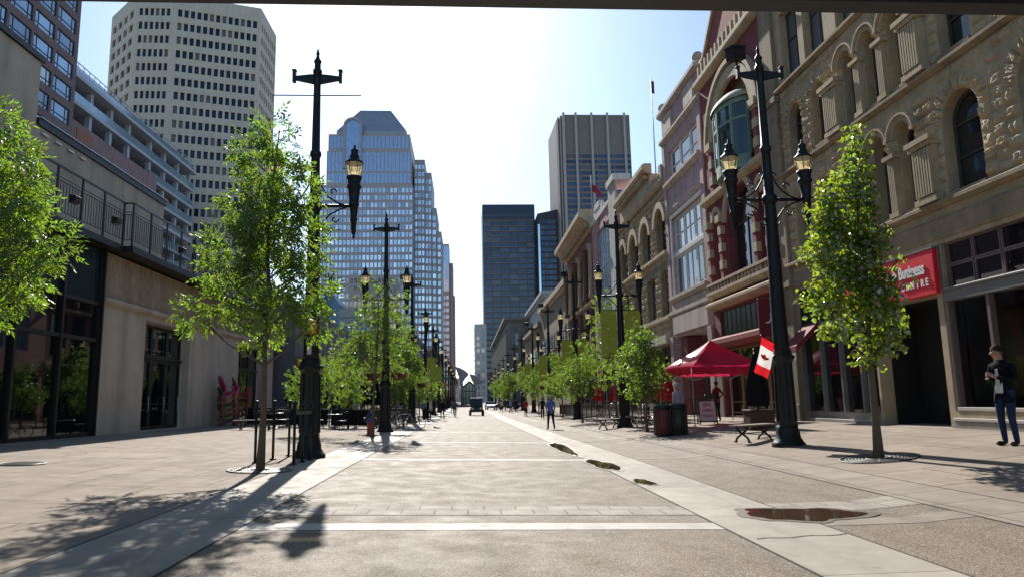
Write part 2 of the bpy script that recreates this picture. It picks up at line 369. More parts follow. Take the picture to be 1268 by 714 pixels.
# ------------------------------------------------------------------ ground materials
def ground_mat(name,cols,pebble=0,rough=.75,bump=.3,slab=None,wear=.25,spec=.5):
    m=bpy.data.materials.new(name); m.use_nodes=True; nt=m.node_tree; N=nt.nodes; L=nt.links; b=N['Principled BSDF']
    tc=N.new('ShaderNodeTexCoord'); V=tc.outputs['Object']
    def noise(s,d=6,r=.6):
        n=N.new('ShaderNodeTexNoise'); n.inputs['Scale'].default_value=s; n.inputs['Detail'].default_value=d; n.inputs['Roughness'].default_value=r; L.new(V,n.inputs['Vector']); return n.outputs['Fac']
    def rng(f,a,bb,c=0,d=1):
        r=N.new('ShaderNodeMapRange'); r.inputs['From Min'].default_value=a; r.inputs['From Max'].default_value=bb; r.inputs['To Min'].default_value=c; r.inputs['To Max'].default_value=d; L.new(f,r.inputs['Value']); return r.outputs['Result']
    def mix(f,a,bb,mode='MIX'):
        x=N.new('ShaderNodeMix'); x.data_type='RGBA'; x.blend_type=mode
        if isinstance(f,(int,float)): x.inputs['Factor'].default_value=f
        else: L.new(f,x.inputs['Factor'])
        for k,s in ((6,a),(7,bb)):
            if isinstance(s,tuple): x.inputs[k].default_value=(*s,1)
            else: L.new(s,x.inputs[k])
        return x.outputs[2]
    c=mix(rng(noise(.55),.32,.68),cols[0],cols[1])
    c=mix(rng(noise(3.2,8,.7),.45,.72),c,cols[2])
    h=noise(90,3)
    if pebble:
        v=N.new('ShaderNodeTexVoronoi'); v.inputs['Scale'].default_value=pebble; L.new(V,v.inputs['Vector'])
        sp=N.new('ShaderNodeSeparateColor'); L.new(v.outputs['Color'],sp.inputs[0])
        c=mix(rng(sp.outputs[0],.72,.8),c,cols[3]); c=mix(rng(sp.outputs[1],.7,.8),c,cols[4])
        ad=N.new('ShaderNodeMath'); ad.operation='SUBTRACT'; ad.inputs[0].default_value=1; L.new(v.outputs['Distance'],ad.inputs[1]); h=ad.outputs[0]
    if slab:
        br=N.new('ShaderNodeTexBrick'); br.offset=slab[3] if len(slab)>3 else 0; br.inputs['Scale'].default_value=1; br.inputs['Brick Width'].default_value=slab[0]; br.inputs['Row Height'].default_value=slab[1]; br.inputs['Mortar Size'].default_value=slab[2]
        br.inputs['Color1'].default_value=(1,1,1,1); br.inputs['Color2'].default_value=(.86,.86,.86,1); br.inputs['Mortar'].default_value=(.42,.4,.38,1); br.inputs['Bias'].default_value=0
        L.new(V,br.inputs['Vector']); c=mix(1.0,c,br.outputs['Color'],'MULTIPLY')
    c=mix(rng(noise(1.1,10,.75),.52,.75,0,wear),c,(.04,.037,.034))           # grime patches
    mp=N.new('ShaderNodeMapping'); mp.inputs['Scale'].default_value=(1.6,.09,1); L.new(V,mp.inputs['Vector']); sn=N.new('ShaderNodeTexNoise'); sn.inputs['Scale'].default_value=1.5; sn.inputs['Detail'].default_value=7; L.new(mp.outputs['Vector'],sn.inputs['Vector'])
    c=mix(rng(sn.outputs['Fac'],.5,.78,0,wear*1.4),c,(.06,.052,.045))        # long tyre and drag marks
    c=mix(rng(noise(7,3,.4),.70,.74,0,wear*1.3),c,(.05,.045,.04))            # gum and drip spots
    L.new(c,b.inputs['Base Color']); L.new(rng(noise(2.2),.3,.7,rough-.06,rough+.12),b.inputs['Roughness']); b.inputs['Specular IOR Level'].default_value=spec
    bp=N.new('ShaderNodeBump'); bp.inputs['Strength'].default_value=bump; bp.inputs['Distance'].default_value=.008
    L.new(h,bp.inputs['Height']); L.new(bp.outputs['Normal'],b.inputs['Normal'])
    return m
M_agg=ground_mat('exposed aggregate paving',[(.20,.152,.108),(.165,.124,.088),(.225,.174,.127),(.31,.258,.20),(.095,.074,.055)],pebble=75,rough=.74,bump=.5,spec=.28)
M_conc=ground_mat('pale concrete gutter',[(.37,.325,.275),(.31,.27,.23),(.41,.365,.31)],rough=.72,bump=.2,spec=.28,slab=(6.0,3.0,.012))
M_band=ground_mat('pale concrete band',[(.44,.41,.37),(.38,.35,.315),(.47,.44,.40)],rough=.7,bump=.2,spec=.35)
M_paver=ground_mat('small grey pavers',[(.37,.33,.285),(.31,.275,.238),(.42,.375,.325)],rough=.8,bump=.25,spec=.2,slab=(.42,.40,.012,.5),wear=.3)
M_walk=ground_mat('sidewalk slabs',[(.32,.262,.21),(.26,.212,.17),(.355,.295,.24)],rough=.85,bump=.25,spec=.15,slab=(2.1,1.7,.018,.35))
M_far=ground_mat('far ground',[(.22,.2,.18),(.2,.18,.16),(.24,.22,.2)],rough=.8,bump=.1)
M_iron=mat('cast iron',(.10,.10,.095),.5,.6,var=.4,vscale=12,bump=.3,bscale=60)

YS=[-8,0,4,8,12,16,20,25,30,35,40,45,50,55,60,65,70,80,100,130,170,230,320,480,700]
def sheet(name,m,x0,x1,y0,y1,off=0.,edge=None):
    xs=sorted({x0,x1}|{p[0] for p in PR if x0<p[0]<x1}); ys=sorted({y0,y1}|{y for y in YS if y0<y<y1})
    mb=MB(); vs=[(x,y,gz(x,y)+off) for y in ys for x in xs]; n=len(xs)
    mb.add(vs,[(j*n+i,j*n+i+1,(j+1)*n+i+1,(j+1)*n+i) for j in range(len(ys)-1) for i in range(n-1)])
    return struct(mb.build(name,m))
# one base sheet out to the horizon, everything else lies on it
xs=[-900,-300,-100,-60,-13,-3.7,-2.5,2.9,5.2,7.7,10.2,12.5,60,100,300,900]; ys=[-300]+YS+[1200,2500]
mb=MB(); n=len(xs); mb.add([(x,y,gz(x,y)) for y in ys for x in xs],[(j*n+i,j*n+i+1,(j+1)*n+i+1,(j+1)*n+i) for j in range(len(ys)-1) for i in range(n-1)])
struct(mb.build('ground',M_far))
sheet('road',M_agg,-2.55,2.95,-8,400,.004)
sheet('road',M_agg,4.0,5.9,-8,400,.004)
sheet('gutter',M_conc,-3.72,-2.5,-8,400,.008)
sheet('gutter',M_conc,2.9,4.06,-8,400,.008)
M_kerb=ground_mat('worn kerb concrete',[(.31,.26,.213),(.255,.215,.178),(.34,.29,.24)],rough=.8,bump=.25,slab=(3.0,.9,.014),spec=.18)
sheet('kerb_strip',M_kerb,5.85,6.72,-8,400,.008)
sheet('pavement',M_walk,-14.5,-3.74,-8,400,.004)
sheet('pavement',M_walk,6.74,13.2,-8,400,.004)
k=0
for yb in [8.15,17.4,25.3,34.2,43,52,61,70,79,88,97,106,118,130]:
    for x0,x1 in ((-2.5,2.9),(4.06,5.85)):
        sheet('paving_band',M_band if x0<0 else M_kerb,x0,x1,yb,yb+.42,.008)
        if k%2==0: sheet('paving_band',M_paver,x0,x1,yb+1.0,yb+1.75,.008)
    k+=1
# dark joints between gutter and paving, one mesh
jm=mat('joint filler',(.05,.045,.04),.9,var=.3)
for x in (-3.73,-2.5,2.9,4.06,5.86,6.73):
    sheet('paving_joint',jm,x-.012,x+.012,-8,120,.011)
# puddles lying in the valley of the right gutter
M_water=mat('standing water',(.085,.048,.032),.02,0,var=.4,vscale=3,spec=.9)
M_damp=mat('damp paving',(.15,.118,.09),.5,0,var=.35,vscale=4,bump=.3,bscale=70)
def puddle(cx,cy,rx,ry,seed,rot=0,n=44):
    rg=random.Random(seed); ph=[rg.uniform(0,6.28) for _ in range(5)]
    def ring(k):
        ps=[]
        for i in range(n):
            a=2*PI*i/n; r=k*(1+.13*math.sin(2*a+ph[0])+.10*math.sin(3*a+ph[1])+.07*math.sin(5*a+ph[2])+.05*math.sin(8*a+ph[3])+.03*math.sin(13*a+ph[4]))
            x,y=rx*r*math.cos(a),ry*r*math.sin(a); ps.append((cx+x*math.cos(rot)-y*math.sin(rot),cy+x*math.sin(rot)+y*math.cos(rot)))
        return ps
    for nm,m,k,dz in (('damp_patch',M_damp,1.2,.014),('puddle',M_water,1.0,.018)):
        mb=MB(); z=gz(cx,cy)+dz; ps=ring(k)
        mb.add([(p[0],p[1],gz(*p)+dz) for p in ps],[tuple(range(n))]); struct(mb.build(nm,m))
puddle(4.15,8.95,.62,.52,4,-.18)
puddle(2.92,22.3,.20,3.3,8,-.02)
puddle(3.02,16.2,.24,1.35,9)
puddle(3.1,12.75,.14,.46,12)
# a crack line in the right gutter and kerb repair
mb=MB(); pts=[(3.0+i*.13,7.55+.03*math.sin(i*1.7)+.012*i) for i in range(9)]
for a,b in zip(pts,pts[1:]): mb.add([(a[0],a[1]-.012,gz(*a)+.013),(b[0],b[1]-.012,gz(*b)+.013),(b[0],b[1]+.012,gz(*b)+.013),(a[0],a[1]+.012,gz(*a)+.013)],[(0,1,2,3)])
for s,(x,y,a,nn) in enumerate([(-3.2,9.5,2.5,16),(8.4,9.8,.4,18),(-6,12.5,.2,20),(9.5,11.6,2.9,14),(-8.8,17,2.8,22),(10.2,20,2.6,14)]):
    rg=random.Random(s); p=Vector((x,y))
    for i in range(nn):
        q=p+Vector((math.cos(a),math.sin(a)))*.16; a+=rg.uniform(-.5,.5); nrm=Vector((-math.sin(a),math.cos(a)))*.006
        mb.add([(v.x,v.y,gz(v.x,v.y)+.013) for v in (p-nrm,q-nrm,q+nrm,p+nrm)],[(0,1,2,3)]); p=q
struct(mb.build('paving_crack',jm))

# ------------------------------------------------------------------ overhead walkway the camera stands under
M_soff=mat('dark painted steel soffit',(.035,.035,.038),.5,.2,var=.4,vscale=2,bump=.1)
br=thing('overhead_walkway','dark steel underside of a walkway crossing overhead along the top edge','walkway',(0,7.4,0))
mb=MB(); mb.box(-14,-.25,5.84,20,0,6.9); mb.build('edge_beam',M_soff,br,bevel=.01)
mb=MB(); mb.box(-14,-8.5,6.2,20,-.255,6.8); mb.build('deck',M_soff,br)
mb=MB()
for x in range(-12,19,3): mb.box(x-.012,-.262,5.85,x+.012,-.252,6.9)
mb.build('joint_plate',mat('dark gap',(.012,.012,.013),.6,var=.3),br)
# ================================================================== RIGHT SIDE of the street (facades face -X, local x = Yfar - Y)
SAND=(.48,.375,.235)
M_stone=mat('sandstone smooth',SAND,.85,var=.28,vscale=2.2,bump=.25,bscale=30,stain=.35)
M_rock=mat('sandstone rock faced',(.50,.395,.25),.9,var=.35,vscale=3,bump=.8,bscale=14,stain=.25)
M_stoneD=mat('sandstone weathered',(.34,.265,.165),.88,var=.3,vscale=2.5,bump=.3,bscale=30,stain=.45)
M_gdark=glass_mat('dark window glass',(.018,.020,.024),.03,0,.8,.02)
M_gshop=glass_mat('dark shop glass',(.012,.010,.010),.02,0,.7,.01)
M_gsky=glass_mat('pale blue window glass',(.20,.24,.28),.05,.25,.8,.02,(.5,.48,.44))
M_wfrm=mat('brown timber window frame',(.075,.058,.045),.6,var=.3,vscale=8)
M_grey=mat('grey aluminium shopfront',(.24,.23,.23),.4,.35,var=.25,vscale=3)
M_mauve=mat('mauve metal mullion',(.19,.14,.135),.45,.3,var=.25,vscale=3)
M_red=mat('red sign panel',(.80,.018,.04),.4,var=.15,vscale=1.5)
M_white=mat('white lettering',(.82,.82,.80),.5,var=.05)
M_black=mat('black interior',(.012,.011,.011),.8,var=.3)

M_clear=bpy.data.materials.new('clear shop glass'); M_clear.use_nodes=True
_n=M_clear.node_tree; _n.nodes.clear(); _o=_n.nodes.new('ShaderNodeOutputMaterial'); _t=_n.nodes.new('ShaderNodeBsdfTransparent'); _g=_n.nodes.new('ShaderNodeBsdfGlossy'); _f=_n.nodes.new('ShaderNodeFresnel'); _m=_n.nodes.new('ShaderNodeMixShader')
_t.inputs[0].default_value=(.72,.73,.72,1); _g.inputs['Roughness'].default_value=.01; _f.inputs[0].default_value=1.7
_n.links.new(_f.outputs[0],_m.inputs[0]); _n.links.new(_t.outputs[0],_m.inputs[1]); _n.links.new(_g.outputs[0],_m.inputs[2]); _n.links.new(_m.outputs[0],_o.inputs[0])
# ---- near rock-faced sandstone building: Y 9 .. 27.1, wall at X 12.5
Y1=27.1
def U(Y): return Y1-Y
B=thing('stone_building','long rock faced sandstone building with round arched windows above the red shop sign','building',(12.5,Y1,0),-PI/2)
ops=[]; wins=[]
def arch(Ya,Yb,z0,z1): ops.append((U(Yb),U(Ya),z0,z1,(Yb-Ya)/2))
ROW=[(6.48,9.0,6.38,9.62),(10.12,12.42,10.0,13.05)]
groups=[]
NAR=[(18.12,18.86),(19.36,20.10),(20.62,21.36)]
for z0,zt,zl,zu in ROW:
    for a,b in ((24.35,25.35),(22.5,23.55)): arch(a,b,z0,zt-.1)
    for a,b in NAR: arch(a,b,z0,zt+.02)
arch(15.65,17.0,6.48,9.02); arch(13.05,14.4,6.48,9.02); arch(10.3,11.7,6.48,9.02)
for a,b in ((15.62,16.75),(13.2,14.4),(10.4,11.7)): ops.append((U(b),U(a),10.12,12.75,0))
for a,b in ((24.1,25.5),(22.3,23.7),(20.2,21.5),(18.2,19.5),(15.6,16.8),(13.2,14.4)): ops.append((U(b),U(a),13.45,16.3,0))
# shopfront openings
ops+= [(U(25.9),U(21.05),.35,5.3,0),(U(20.95),U(17.95),.35,4.0,0),(U(17.62),U(9.2),1.0,5.3,0)]
mb=MB(); facade(mb,0,U(9),.2,18.2,ops,0,.42); shell(mb,0,U(9),.2,18.2,16); B_wall=mb.build('wall',M_stone,B)
# ledges and string courses
mb=MB()
for z in (6.2,9.78,13.18): cornice(mb,-.02,U(9),z,[(.06,0),(.16,.05),(.20,.07),(.20,.16),(.13,.2)])
cornice(mb,-.02,U(9),5.42,[(.03,0),(.05,.06),(.05,.5),(.03,.56)])
mb.build('ledge',M_stoneD,B)
# rock-faced masonry
blk=[(o[0]-.42,o[1]+.42,o[2]-.02,o[3]+.42) if o[4] else (o[0]-.04,o[1]+.04,o[2],o[3]+.04) for o in [(p+(0,))[:5] for p in ops] if o[2]>6]
pil=[(U(18.12),U(17.1)),(U(22.45),U(21.36))]
trip=(U(21.36),U(18.12))
blkP=blk+[(a,b,6.38,13.2) for a,b in pil]+[(trip[0],trip[1],6.38,9.62),(trip[0],trip[1],9.9,13.05)]
mb=MB()
rubble(mb,1.2,U(9.1),6.42,9.76,blkP,.30)
rubble(mb,1.2,U(9.1),10.0,13.16,blkP,.30)
rubble(mb,1.2,U(9.1),13.42,13.44,blkP,.34) if 0 else None
# voussoirs over the single arches
for z0,zt,zl,zu in ROW:
    for a,b in ((24.35,25.35),(22.5,23.55)): voussoirs(mb,U(b),U(a),zt-.1-(b-a)/2,.40,9)
for a,b in ((15.65,17.0),(13.05,14.4),(10.3,11.7)): voussoirs(mb,U(b),U(a),9.02-(b-a)/2,.42,11)
# jamb stones filling beside arches
for o in [p for p in ops if len(p)>4 and p[4] and p[2]>6 and (p[1]-p[0]>.9)]:
    zs=o[3]-o[4]; z=o[2]; i=0
    while z<zs-.1:
        z2=min(z+.36,zs)
        for s in (0,1):
            a,b=(o[0]-.41,o[0]-.01) if s==0 else (o[1]+.01,o[1]+.41)
            block(mb,[(a+.012,z+.012),(b-.012,z+.012),(b-.012,z2-.012),(a+.012,z2-.012)],random.Random(i*3+int(o[0]*50)+s),(.05,.11))
        z=z2; i+=1
mb.build('rock_masonry',M_rock,B)
# smooth corner pilaster up the left end
mb=MB(); mb.box(.02,-.16,.45,1.1,-.003,17.6); mb.box(-.06,-.24,5.5,1.18,-.005,5.75); mb.box(-.06,-.24,12.9,1.18,-.005,13.15); mb.box(-.04,-.22,.4,1.16,-.004,1.1); mb.build('corner_pilaster',M_stoneD,B,bevel=.02)
# fluted pilasters beside the triple windows, and the slender columns between them
for zl,zt in ((6.40,9.0),(10.0,12.42)):
    h=1.72
    for a,b in pil:
        a+=.06; b-=.06; mb=MB(); mb.box(a,-.26,zl,b,-.003,zl+.16); mb.box(a+.05,-.20,zl+.162,b-.05,-.003,zl+h-.2)
        nfl=7; ww=(b-a-.16)/nfl
        for i in range(nfl): mb.box(a+.08+ww*(i+.22),-.275,zl+.2,a+.08+ww*(i+.78),-.203,zl+h-.24)
        mb.box(a-.02,-.30,zl+h-.2,b+.02,-.003,zl+h-.08); mb.box(a-.07,-.36,zl+h-.078,b+.07,-.003,zl+h+.06)
        mb.build('fluted_pilaster',M_stone,B)
        mb=MB(); rubble(mb,a,b,zl+h+.08,zl+3.1,[],.34,.35,.6,(.06,.13)); mb.build('carved_block',M_rock,B)
    for a,b in ((U(19.36),U(18.86)),(U(20.62),U(20.10))):
        mb=MB(); mb.box(a+.03,-.2,zl,b-.03,-.003,zl+.15); mb.box(a+.08,-.14,zl+.152,b-.08,-.003,zl+h)
        for i in range(4): q=a+.1+(b-a-.2)*(i+.5)/4; mb.box(q-.025,-.165,zl+.18,q+.025,-.142,zl+h-.05)
        mb.box(a-.02,-.24,zl+h+.002,b+.02,-.003,zl+h+.12); mb.build('column',M_stone,B)
        mb=MB(); block(mb,[(a+.02,zl+h+.13),(b-.02,zl+h+.13),(b-.04,zl+h+.6),(a+.04,zl+h+.6)],random.Random(4),(.18,.24)); mb.build('carved_capital',M_rock,B)
    mb=MB()
    for a,b in NAR: archring(mb,U(b)-.03,U(a)+.03,zt+.02-(b-a)/2,.17,.17,0,14); archring(mb,U(b)-.2,U(a)+.2,zt+.02-(b-a)/2,.06,.24,0,14)
    mb.build('arch_moulding',M_stone,B)
for o in ops:
    o=(o+(0,))[:5]
    if o[2]>6:
        wdt=o[1]-o[0]; window(B,o[0],o[2],wdt,o[3]-o[2],.30,M_wfrm,M_gdark if o[2]<13 else M_gsky,o[4],2 if o[2]>13 else 1,1,.08,split=(.36,.70) if o[2]<13 else (.6,))
mb=MB()
for a,b,c,d,r in [(o+(0,))[:5] for o in ops]:
    if c>6: mb.box(a-.05,-.1,c-.1,b+.05,.3,c-.004)
mb.build('window_sill',M_stoneD,B)
# --- shopfronts of the stone building
mb=MB(); mb.box(U(17.62),.18,.3,U(9.2),.5,.98); mb.box(U(25.9),.18,.3,U(21.05),.5,.86); mb.box(U(17.7),-.10,.3,U(9.2),.17,.72); mb.box(U(25.9),-.06,.3,U(21.05),.17,.62); mb.build('plinth',mat('pale stone plinth',(.36,.33,.28),.75,var=.25,bump=.2,stain=.3),B,bevel=.015)
mb=MB(); mb.box(U(17.7),-.12,.725,U(9.2),.16,.80); mb.box(U(17.62),-.02,.985,U(9.2),.2,1.07); mb.build('shop_sill',mat('pale sill',(.55,.5,.46),.5,var=.2),B,bevel=.01)
mb=MB(); mb.box(U(17.66),-.03,3.78,U(9.2),.2,4.06); mb.box(U(17.6),-.07,4.062,U(9.2),.18,4.12); mb.build('transom_beam',M_grey,B,bevel=.01)
shopw=[]
mb=MB()
xs_=[U(17.6)+i*1.42 for i in range(7)]
for x in xs_: mb.box(x-.05,.02,1.07,x+.05,.2,3.78)
mb.box(xs_[0]-.1,-.02,.98,xs_[0]-.052,.22,5.3)
mb.build('shop_mullion',M_mauve,B)
for i in range(6):
    p=MB(); p.add([(xs_[i]+.05,.17,1.07),(xs_[i+1]-.05,.17,1.07),(xs_[i+1]-.05,.17,3.78),(xs_[i]+.05,.17,3.78)],[(0,1,2,3)]); p.build('shop_window',M_clear,B)
for i in range(9):
    x=U(17.5)+i*.94
    for j in range(2): window(B,x,4.13+j*.585,.92,.575,.10,M_mauve,M_gshop,0,1,1,.045,name='transom_window')
# room behind the near shop window
M_int=mat('dim interior wall',(.32,.27,.23),.8,var=.3,vscale=.8)
mb=MB(); mb.box(U(17.6),4.2,.4,U(9.2),4.3,3.9); mb.box(U(17.62),.5,.4,U(17.6),4.3,3.9); mb.box(U(17.6),.51,3.9,U(9.2),4.3,4.0); mb.box(U(17.6),.51,.3,U(9.2),4.3,.4); mb.build('interior',M_int,B)
for x in (U(16.7),U(13.6)): mb=MB(); mb.box(x,1.0,.4,x+.28,1.3,3.9); mb.build('interior_column',mat('dark red interior column',(.16,.012,.04),.6,var=.3),B)
mb=MB()
for z in (1.2,1.7,2.2,2.7): mb.box(U(15.6),3.7,z,U(13.9),4.15,z+.05)
for x in (U(15.6),U(13.9)): mb.box(x-.03,3.7,.4,x+.03,4.15,3.0)
mb.build('interior_shelf',mat('pale shelf board',(.35,.33,.30),.7,var=.2),B)
rg_=random.Random(2); mb=MB()
for z in (1.25,1.75,2.25):
    for i in range(9):
        x=U(15.5)+i*.17; hh=rg_.uniform(.14,.36); mb.box(x,3.75,z,x+.12,3.95,z+hh,i%3)
mb.build('shelf_goods',[mat('goods pale',(.5,.48,.44),.7,var=.2),mat('goods red',(.35,.04,.05),.7,var=.2),mat('goods teal',(.05,.2,.2),.7,var=.2)],B)
# door recess
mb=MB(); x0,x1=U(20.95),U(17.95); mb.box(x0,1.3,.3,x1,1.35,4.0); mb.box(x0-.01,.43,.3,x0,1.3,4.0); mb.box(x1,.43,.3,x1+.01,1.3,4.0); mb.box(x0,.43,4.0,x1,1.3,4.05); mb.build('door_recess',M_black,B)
dr=window(B,x0+1.3,.5,1.4,2.9,1.2,M_mauve,M_gshop,0,2,1,.09,name='door',split=(.36,))
mb=MB(); mb.cbox((x0+1.9,1.19,2.2),(.22,.012,.3)); mb.build('notice',M_white,B)
# left shop bay
xs_=[U(25.9),U(24.5),U(23.2),U(22.0),U(21.05)]
mb=MB()
for x in xs_: mb.box(x-.045,.02,.86,x+.045,.2,4.0)
mb.box(xs_[0],-.02,3.7,xs_[-1],.2,3.95); mb.build('shop_mullion',M_grey,B)
for i in range(4):
    p=MB(); p.add([(xs_[i]+.05,.17,.86),(xs_[i+1]-.05,.17,.86),(xs_[i+1]-.05,.17,3.7),(xs_[i]+.05,.17,3.7)],[(0,1,2,3)]); p.build('shop_window',M_gshop,B)
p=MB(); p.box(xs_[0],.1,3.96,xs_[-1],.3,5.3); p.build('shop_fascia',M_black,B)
# red sign
S=thing('shop_sign','large red sign panel with white lettering on the stone building behind the right tree','shop sign',(12.36,22.6,4.02),-PI/2)
mb=MB(); mb.box(0,0,0,4.85,.13,1.2); mb.build('panel',M_red,S,bevel=.015)
mb=MB(); mb.box(-.03,-.02,1.203,4.88,.13,1.25); mb.build('trim',M_grey,S)
q=text_mesh('Small Business',.47,.012,M_white,'lettering',S,(4.48,-.014,.74),(PI/2,0,0),.012,1,'RIGHT'); q.scale=(.72,1,1)
q=text_mesh('CENTRE',.27,.012,M_white,'lettering',S,(4.6,-.014,.34),(PI/2,0,0),.008,1.7,'RIGHT'); q.scale=(.82,1,1)
PL=thing('pendant_lamp','small warm lit pendant lamp hanging inside the shop window above the man in the blazer','lamp',(13.6,16.6,3.9))
mb=MB(); mb.tube([(0,0,0),(0,0,-.55)],.01,5); mb.lathe([(.02,-.5),(.14,-.62),(.15,-.66),(.13,-.64)],n=14,cap=False); mb.build('shade',M_wfrm,PL)
em=mat('warm bulb',(1,.7,.35),.5); em.node_tree.nodes['Principled BSDF'].inputs['Emission Color'].default_value=(1,.62,.25,1); em.node_tree.nodes['Principled BSDF'].inputs['Emission Strength'].default_value=6
mb=MB(); mb.ball((0,0,-.68),.06,10,8); mb.build('bulb',em,PL)
# sloping awning at left bay
A=thing('shop_awning','faded red and white sloping awning beside the corner pilaster of the stone building','awning',(12.5,26.0,0),-PI/2)
mb=MB(); mb.prism([(-.02,4.0),(-.9,3.15),(-.9,2.95),(-.02,3.75)],'x',.6,1.6); mb.build('canvas',mat('red awning canvas',(.20,.015,.025),.8,var=.3),A)
mb=MB(); mb.prism([(-.925,2.92),(-.935,2.66),(-.905,2.66),(-.905,2.92)],'x',.6,1.6); mb.build('valance',mat('pale awning valance',(.5,.45,.42),.8,var=.2),A)

# ---- red and cream gothic building: Y 27.1 .. 34.85
Y1=34.85; 
M_brick=mat('red brick',(.26,.06,.06),.85,brick=(.24,.08,.008,(.2,.045,.05)),var=.3,bump=.15,bscale=40)
M_cream=mat('cream cut stone',(.52,.41,.27),.8,var=.25,vscale=3,bump=.2,bscale=30,stain=.3)
M_redst=mat('red sandstone',(.29,.075,.065),.85,var=.3,vscale=3,bump=.2)
M_green=mat('pale green painted timber',(.20,.31,.23),.6,var=.3,vscale=5)
G=thing('gothic_building','narrow red brick and cream gothic front with a green bow window in its big arch','building',(12.45,Y1,0),-PI/2)
W=Y1-27.14
ops=[(U(33.85),U(33.05),7.0,10.4,.4),(U(32.2),U(29.1),6.95,10.9,1.35),(U(28.5),U(27.75),7.0,10.4,.375),(U(32.6),U(28.6),11.35,16.2,2.0),
     (U(33.95),U(27.9),4.3,5.5,0),(U(33.9),U(27.9),.55,3.7,0)]
mb=MB(); facade(mb,0,W,.2,17.4,ops,0,.5); shell(mb,0,W,.2,17.4,14); mb.build('wall',M_brick,G)
mb=MB()
for a,b,vs in ((U(33.85),U(33.05),10.0),(U(28.5),U(27.75),10.0)): archring(mb,a-.03,b+.03,vs,.24,.12,0,12)
archring(mb,U(32.2)-.03,U(29.1)+.03,9.6,.28,.14,0,16); archring(mb,U(33.0),U(28.2),13.6,.55,.20,0,18); archring(mb,U(33.7),U(27.5),13.6,.22,.30,0,18)
mb.build('arch_moulding',M_cream,G)
mb=MB(); archring(mb,U(32.6)-.01,U(28.6)+.01,14.2,.32,.10,0,18,two=1); mb.build('banded_arch',[M_redst,M_cream],G)
def banded(u,z0,z1,w,out,name='banded_column'):
    mb=MB(); z=z0; i=0
    while z<z1-.01:
        z2=min(z+.42,z1); e=.03*(i%2); mb.box(u-w/2-e,-out-e,z,u+w/2+e,-.004,z2-.003,i%2); z=z2; i+=1
    return mb.build(name,[M_redst,M_cream],G)
for u in (U(34.4),U(32.75),U(28.75),U(27.42)): banded(u,7.0,9.7,.34,.2)
for u in (U(33.3),U(27.8)): banded(u,11.3,13.5,.4,.24)
mb=MB()
for u in (U(34.4),U(32.75),U(28.75),U(27.42)): mb.box(u-.26,-.32,9.71,u+.26,-.005,10.05)
for u in (U(33.3),U(27.8)): mb.box(u-.32,-.36,13.51,u+.32,-.005,13.85)
mb.build('capital',M_cream,G)
mb=MB()
cornice(mb,0,W,5.62,[(.1,0),(.34,.12),(.40,.2),(.40,.32),(.2,.42)]); cornice(mb,0,W,6.2,[(.1,0),(.22,.08),(.30,.2),(.30,.34)])
cornice(mb,0,W,10.95,[(.12,0),(.3,.1),(.34,.16),(.34,.36),(.2,.42)]); cornice(mb,0,W,17.3,[(.1,0),(.3,.1),(.36,.2),(.36,.4)])
mb.build('cornice',M_cream,G)
mb=MB()
for i in range(18):
    u=.25+i*(W-.5)/17; mb.lathe([(.05,6.56),(.09,6.65),(.05,6.75),(.07,6.82)],(u,-.2,0),8)
mb.box(.05,-.3,6.83,W-.05,-.1,6.95); mb.build('balustrade',M_cream,G)
# parapet with gable
mb=MB(); mb.box(.02,.02,17.72,W-.02,.42,18.6); mb.prism([(.9,18.6),(W-.9,18.6),(W/2+.9,20.6),(W/2-.9,20.6)],'y',.02,.42); mb.build('gable',M_redst,G)
mb=MB(); mb.box(-.05,-.1,18.61,.9,.46,18.8); mb.box(W-.9,-.1,18.61,W+.05,.46,18.8)
mb.bar((.9,.2,18.72),(W/2-.9,.2,20.7),.6,.2); mb.bar((W-.9,.2,18.72),(W/2+.9,.2,20.7),.6,.2); mb.box(W/2-1,-.14,20.62,W/2+1,.5,20.85)
for i in range(14):
    u=.5+i*(W-1)/13; mb.box(u-.1,-.2,17.75,u+.1,.018,18.45)
mb.build('coping',M_cream,G,bevel=.02)
# bow window
bow=MB(); uc=U(30.75); R=1.62
def bowp(t,r): return (uc+r*math.sin(t),-.15+.35-r*.55*math.cos(t)*1.0)
TS=[-1.45+2.9*i/12 for i in range(13)]
def bowband(mb,r,z0,z1):
    n=len(TS); a=[(*bowp(t,r),z0) for t in TS]; b=[(*bowp(t,r),z1) for t in TS]; mb.add(a+b,[(i,i+1,n+i+1,n+i) for i in range(n-1)]+[tuple(range(n-1,-1,-1)),tuple(range(n,2*n))])
fr=MB(); bowband(fr,R+.04,11.38,11.95); bowband(fr,R+.03,13.6,13.72); bowband(fr,R+.06,14.38,14.6)
for t in TS[::3]: fr.bar((*bowp(t,R+.02),11.9),(*bowp(t,R+.02),14.58),.11,.11)
bw=fr.build('bow_window',M_green,G)
p=MB(); bowband(p,R,11.96,14.37); p.build('pane',glass_mat('bow glass',(.04,.06,.065),.03,.2,.8,.03),bw)
p=MB(); n=len(TS); rings=[(R+.22,14.6),(R+.22,14.7),(R+.0,14.9),(R*.7,15.15),(R*.3,15.3),(.02,15.35)]
vs=[(*bowp(t,r),z) for r,z in rings for t in TS]; p.add(vs,[(j*n+i,j*n+i+1,(j+1)*n+i+1,(j+1)*n+i) for j in range(len(rings)-1) for i in range(n-1)],0,True); p.build('bow_roof',mat('cream green copper',(.36,.36,.27),.7,var=.3),bw)
mb=MB(); mb.box(U(32.58),.46,11.36,U(28.62),.5,16.2); mb.build('arch_infill',M_stoneD,G)
for a,b,c,d,r in ops[:3]: window(G,a,c,b-a,d-c,.34,M_wfrm,M_gdark,r,2 if b-a>1 else 1,1,.09,split=(.6,))
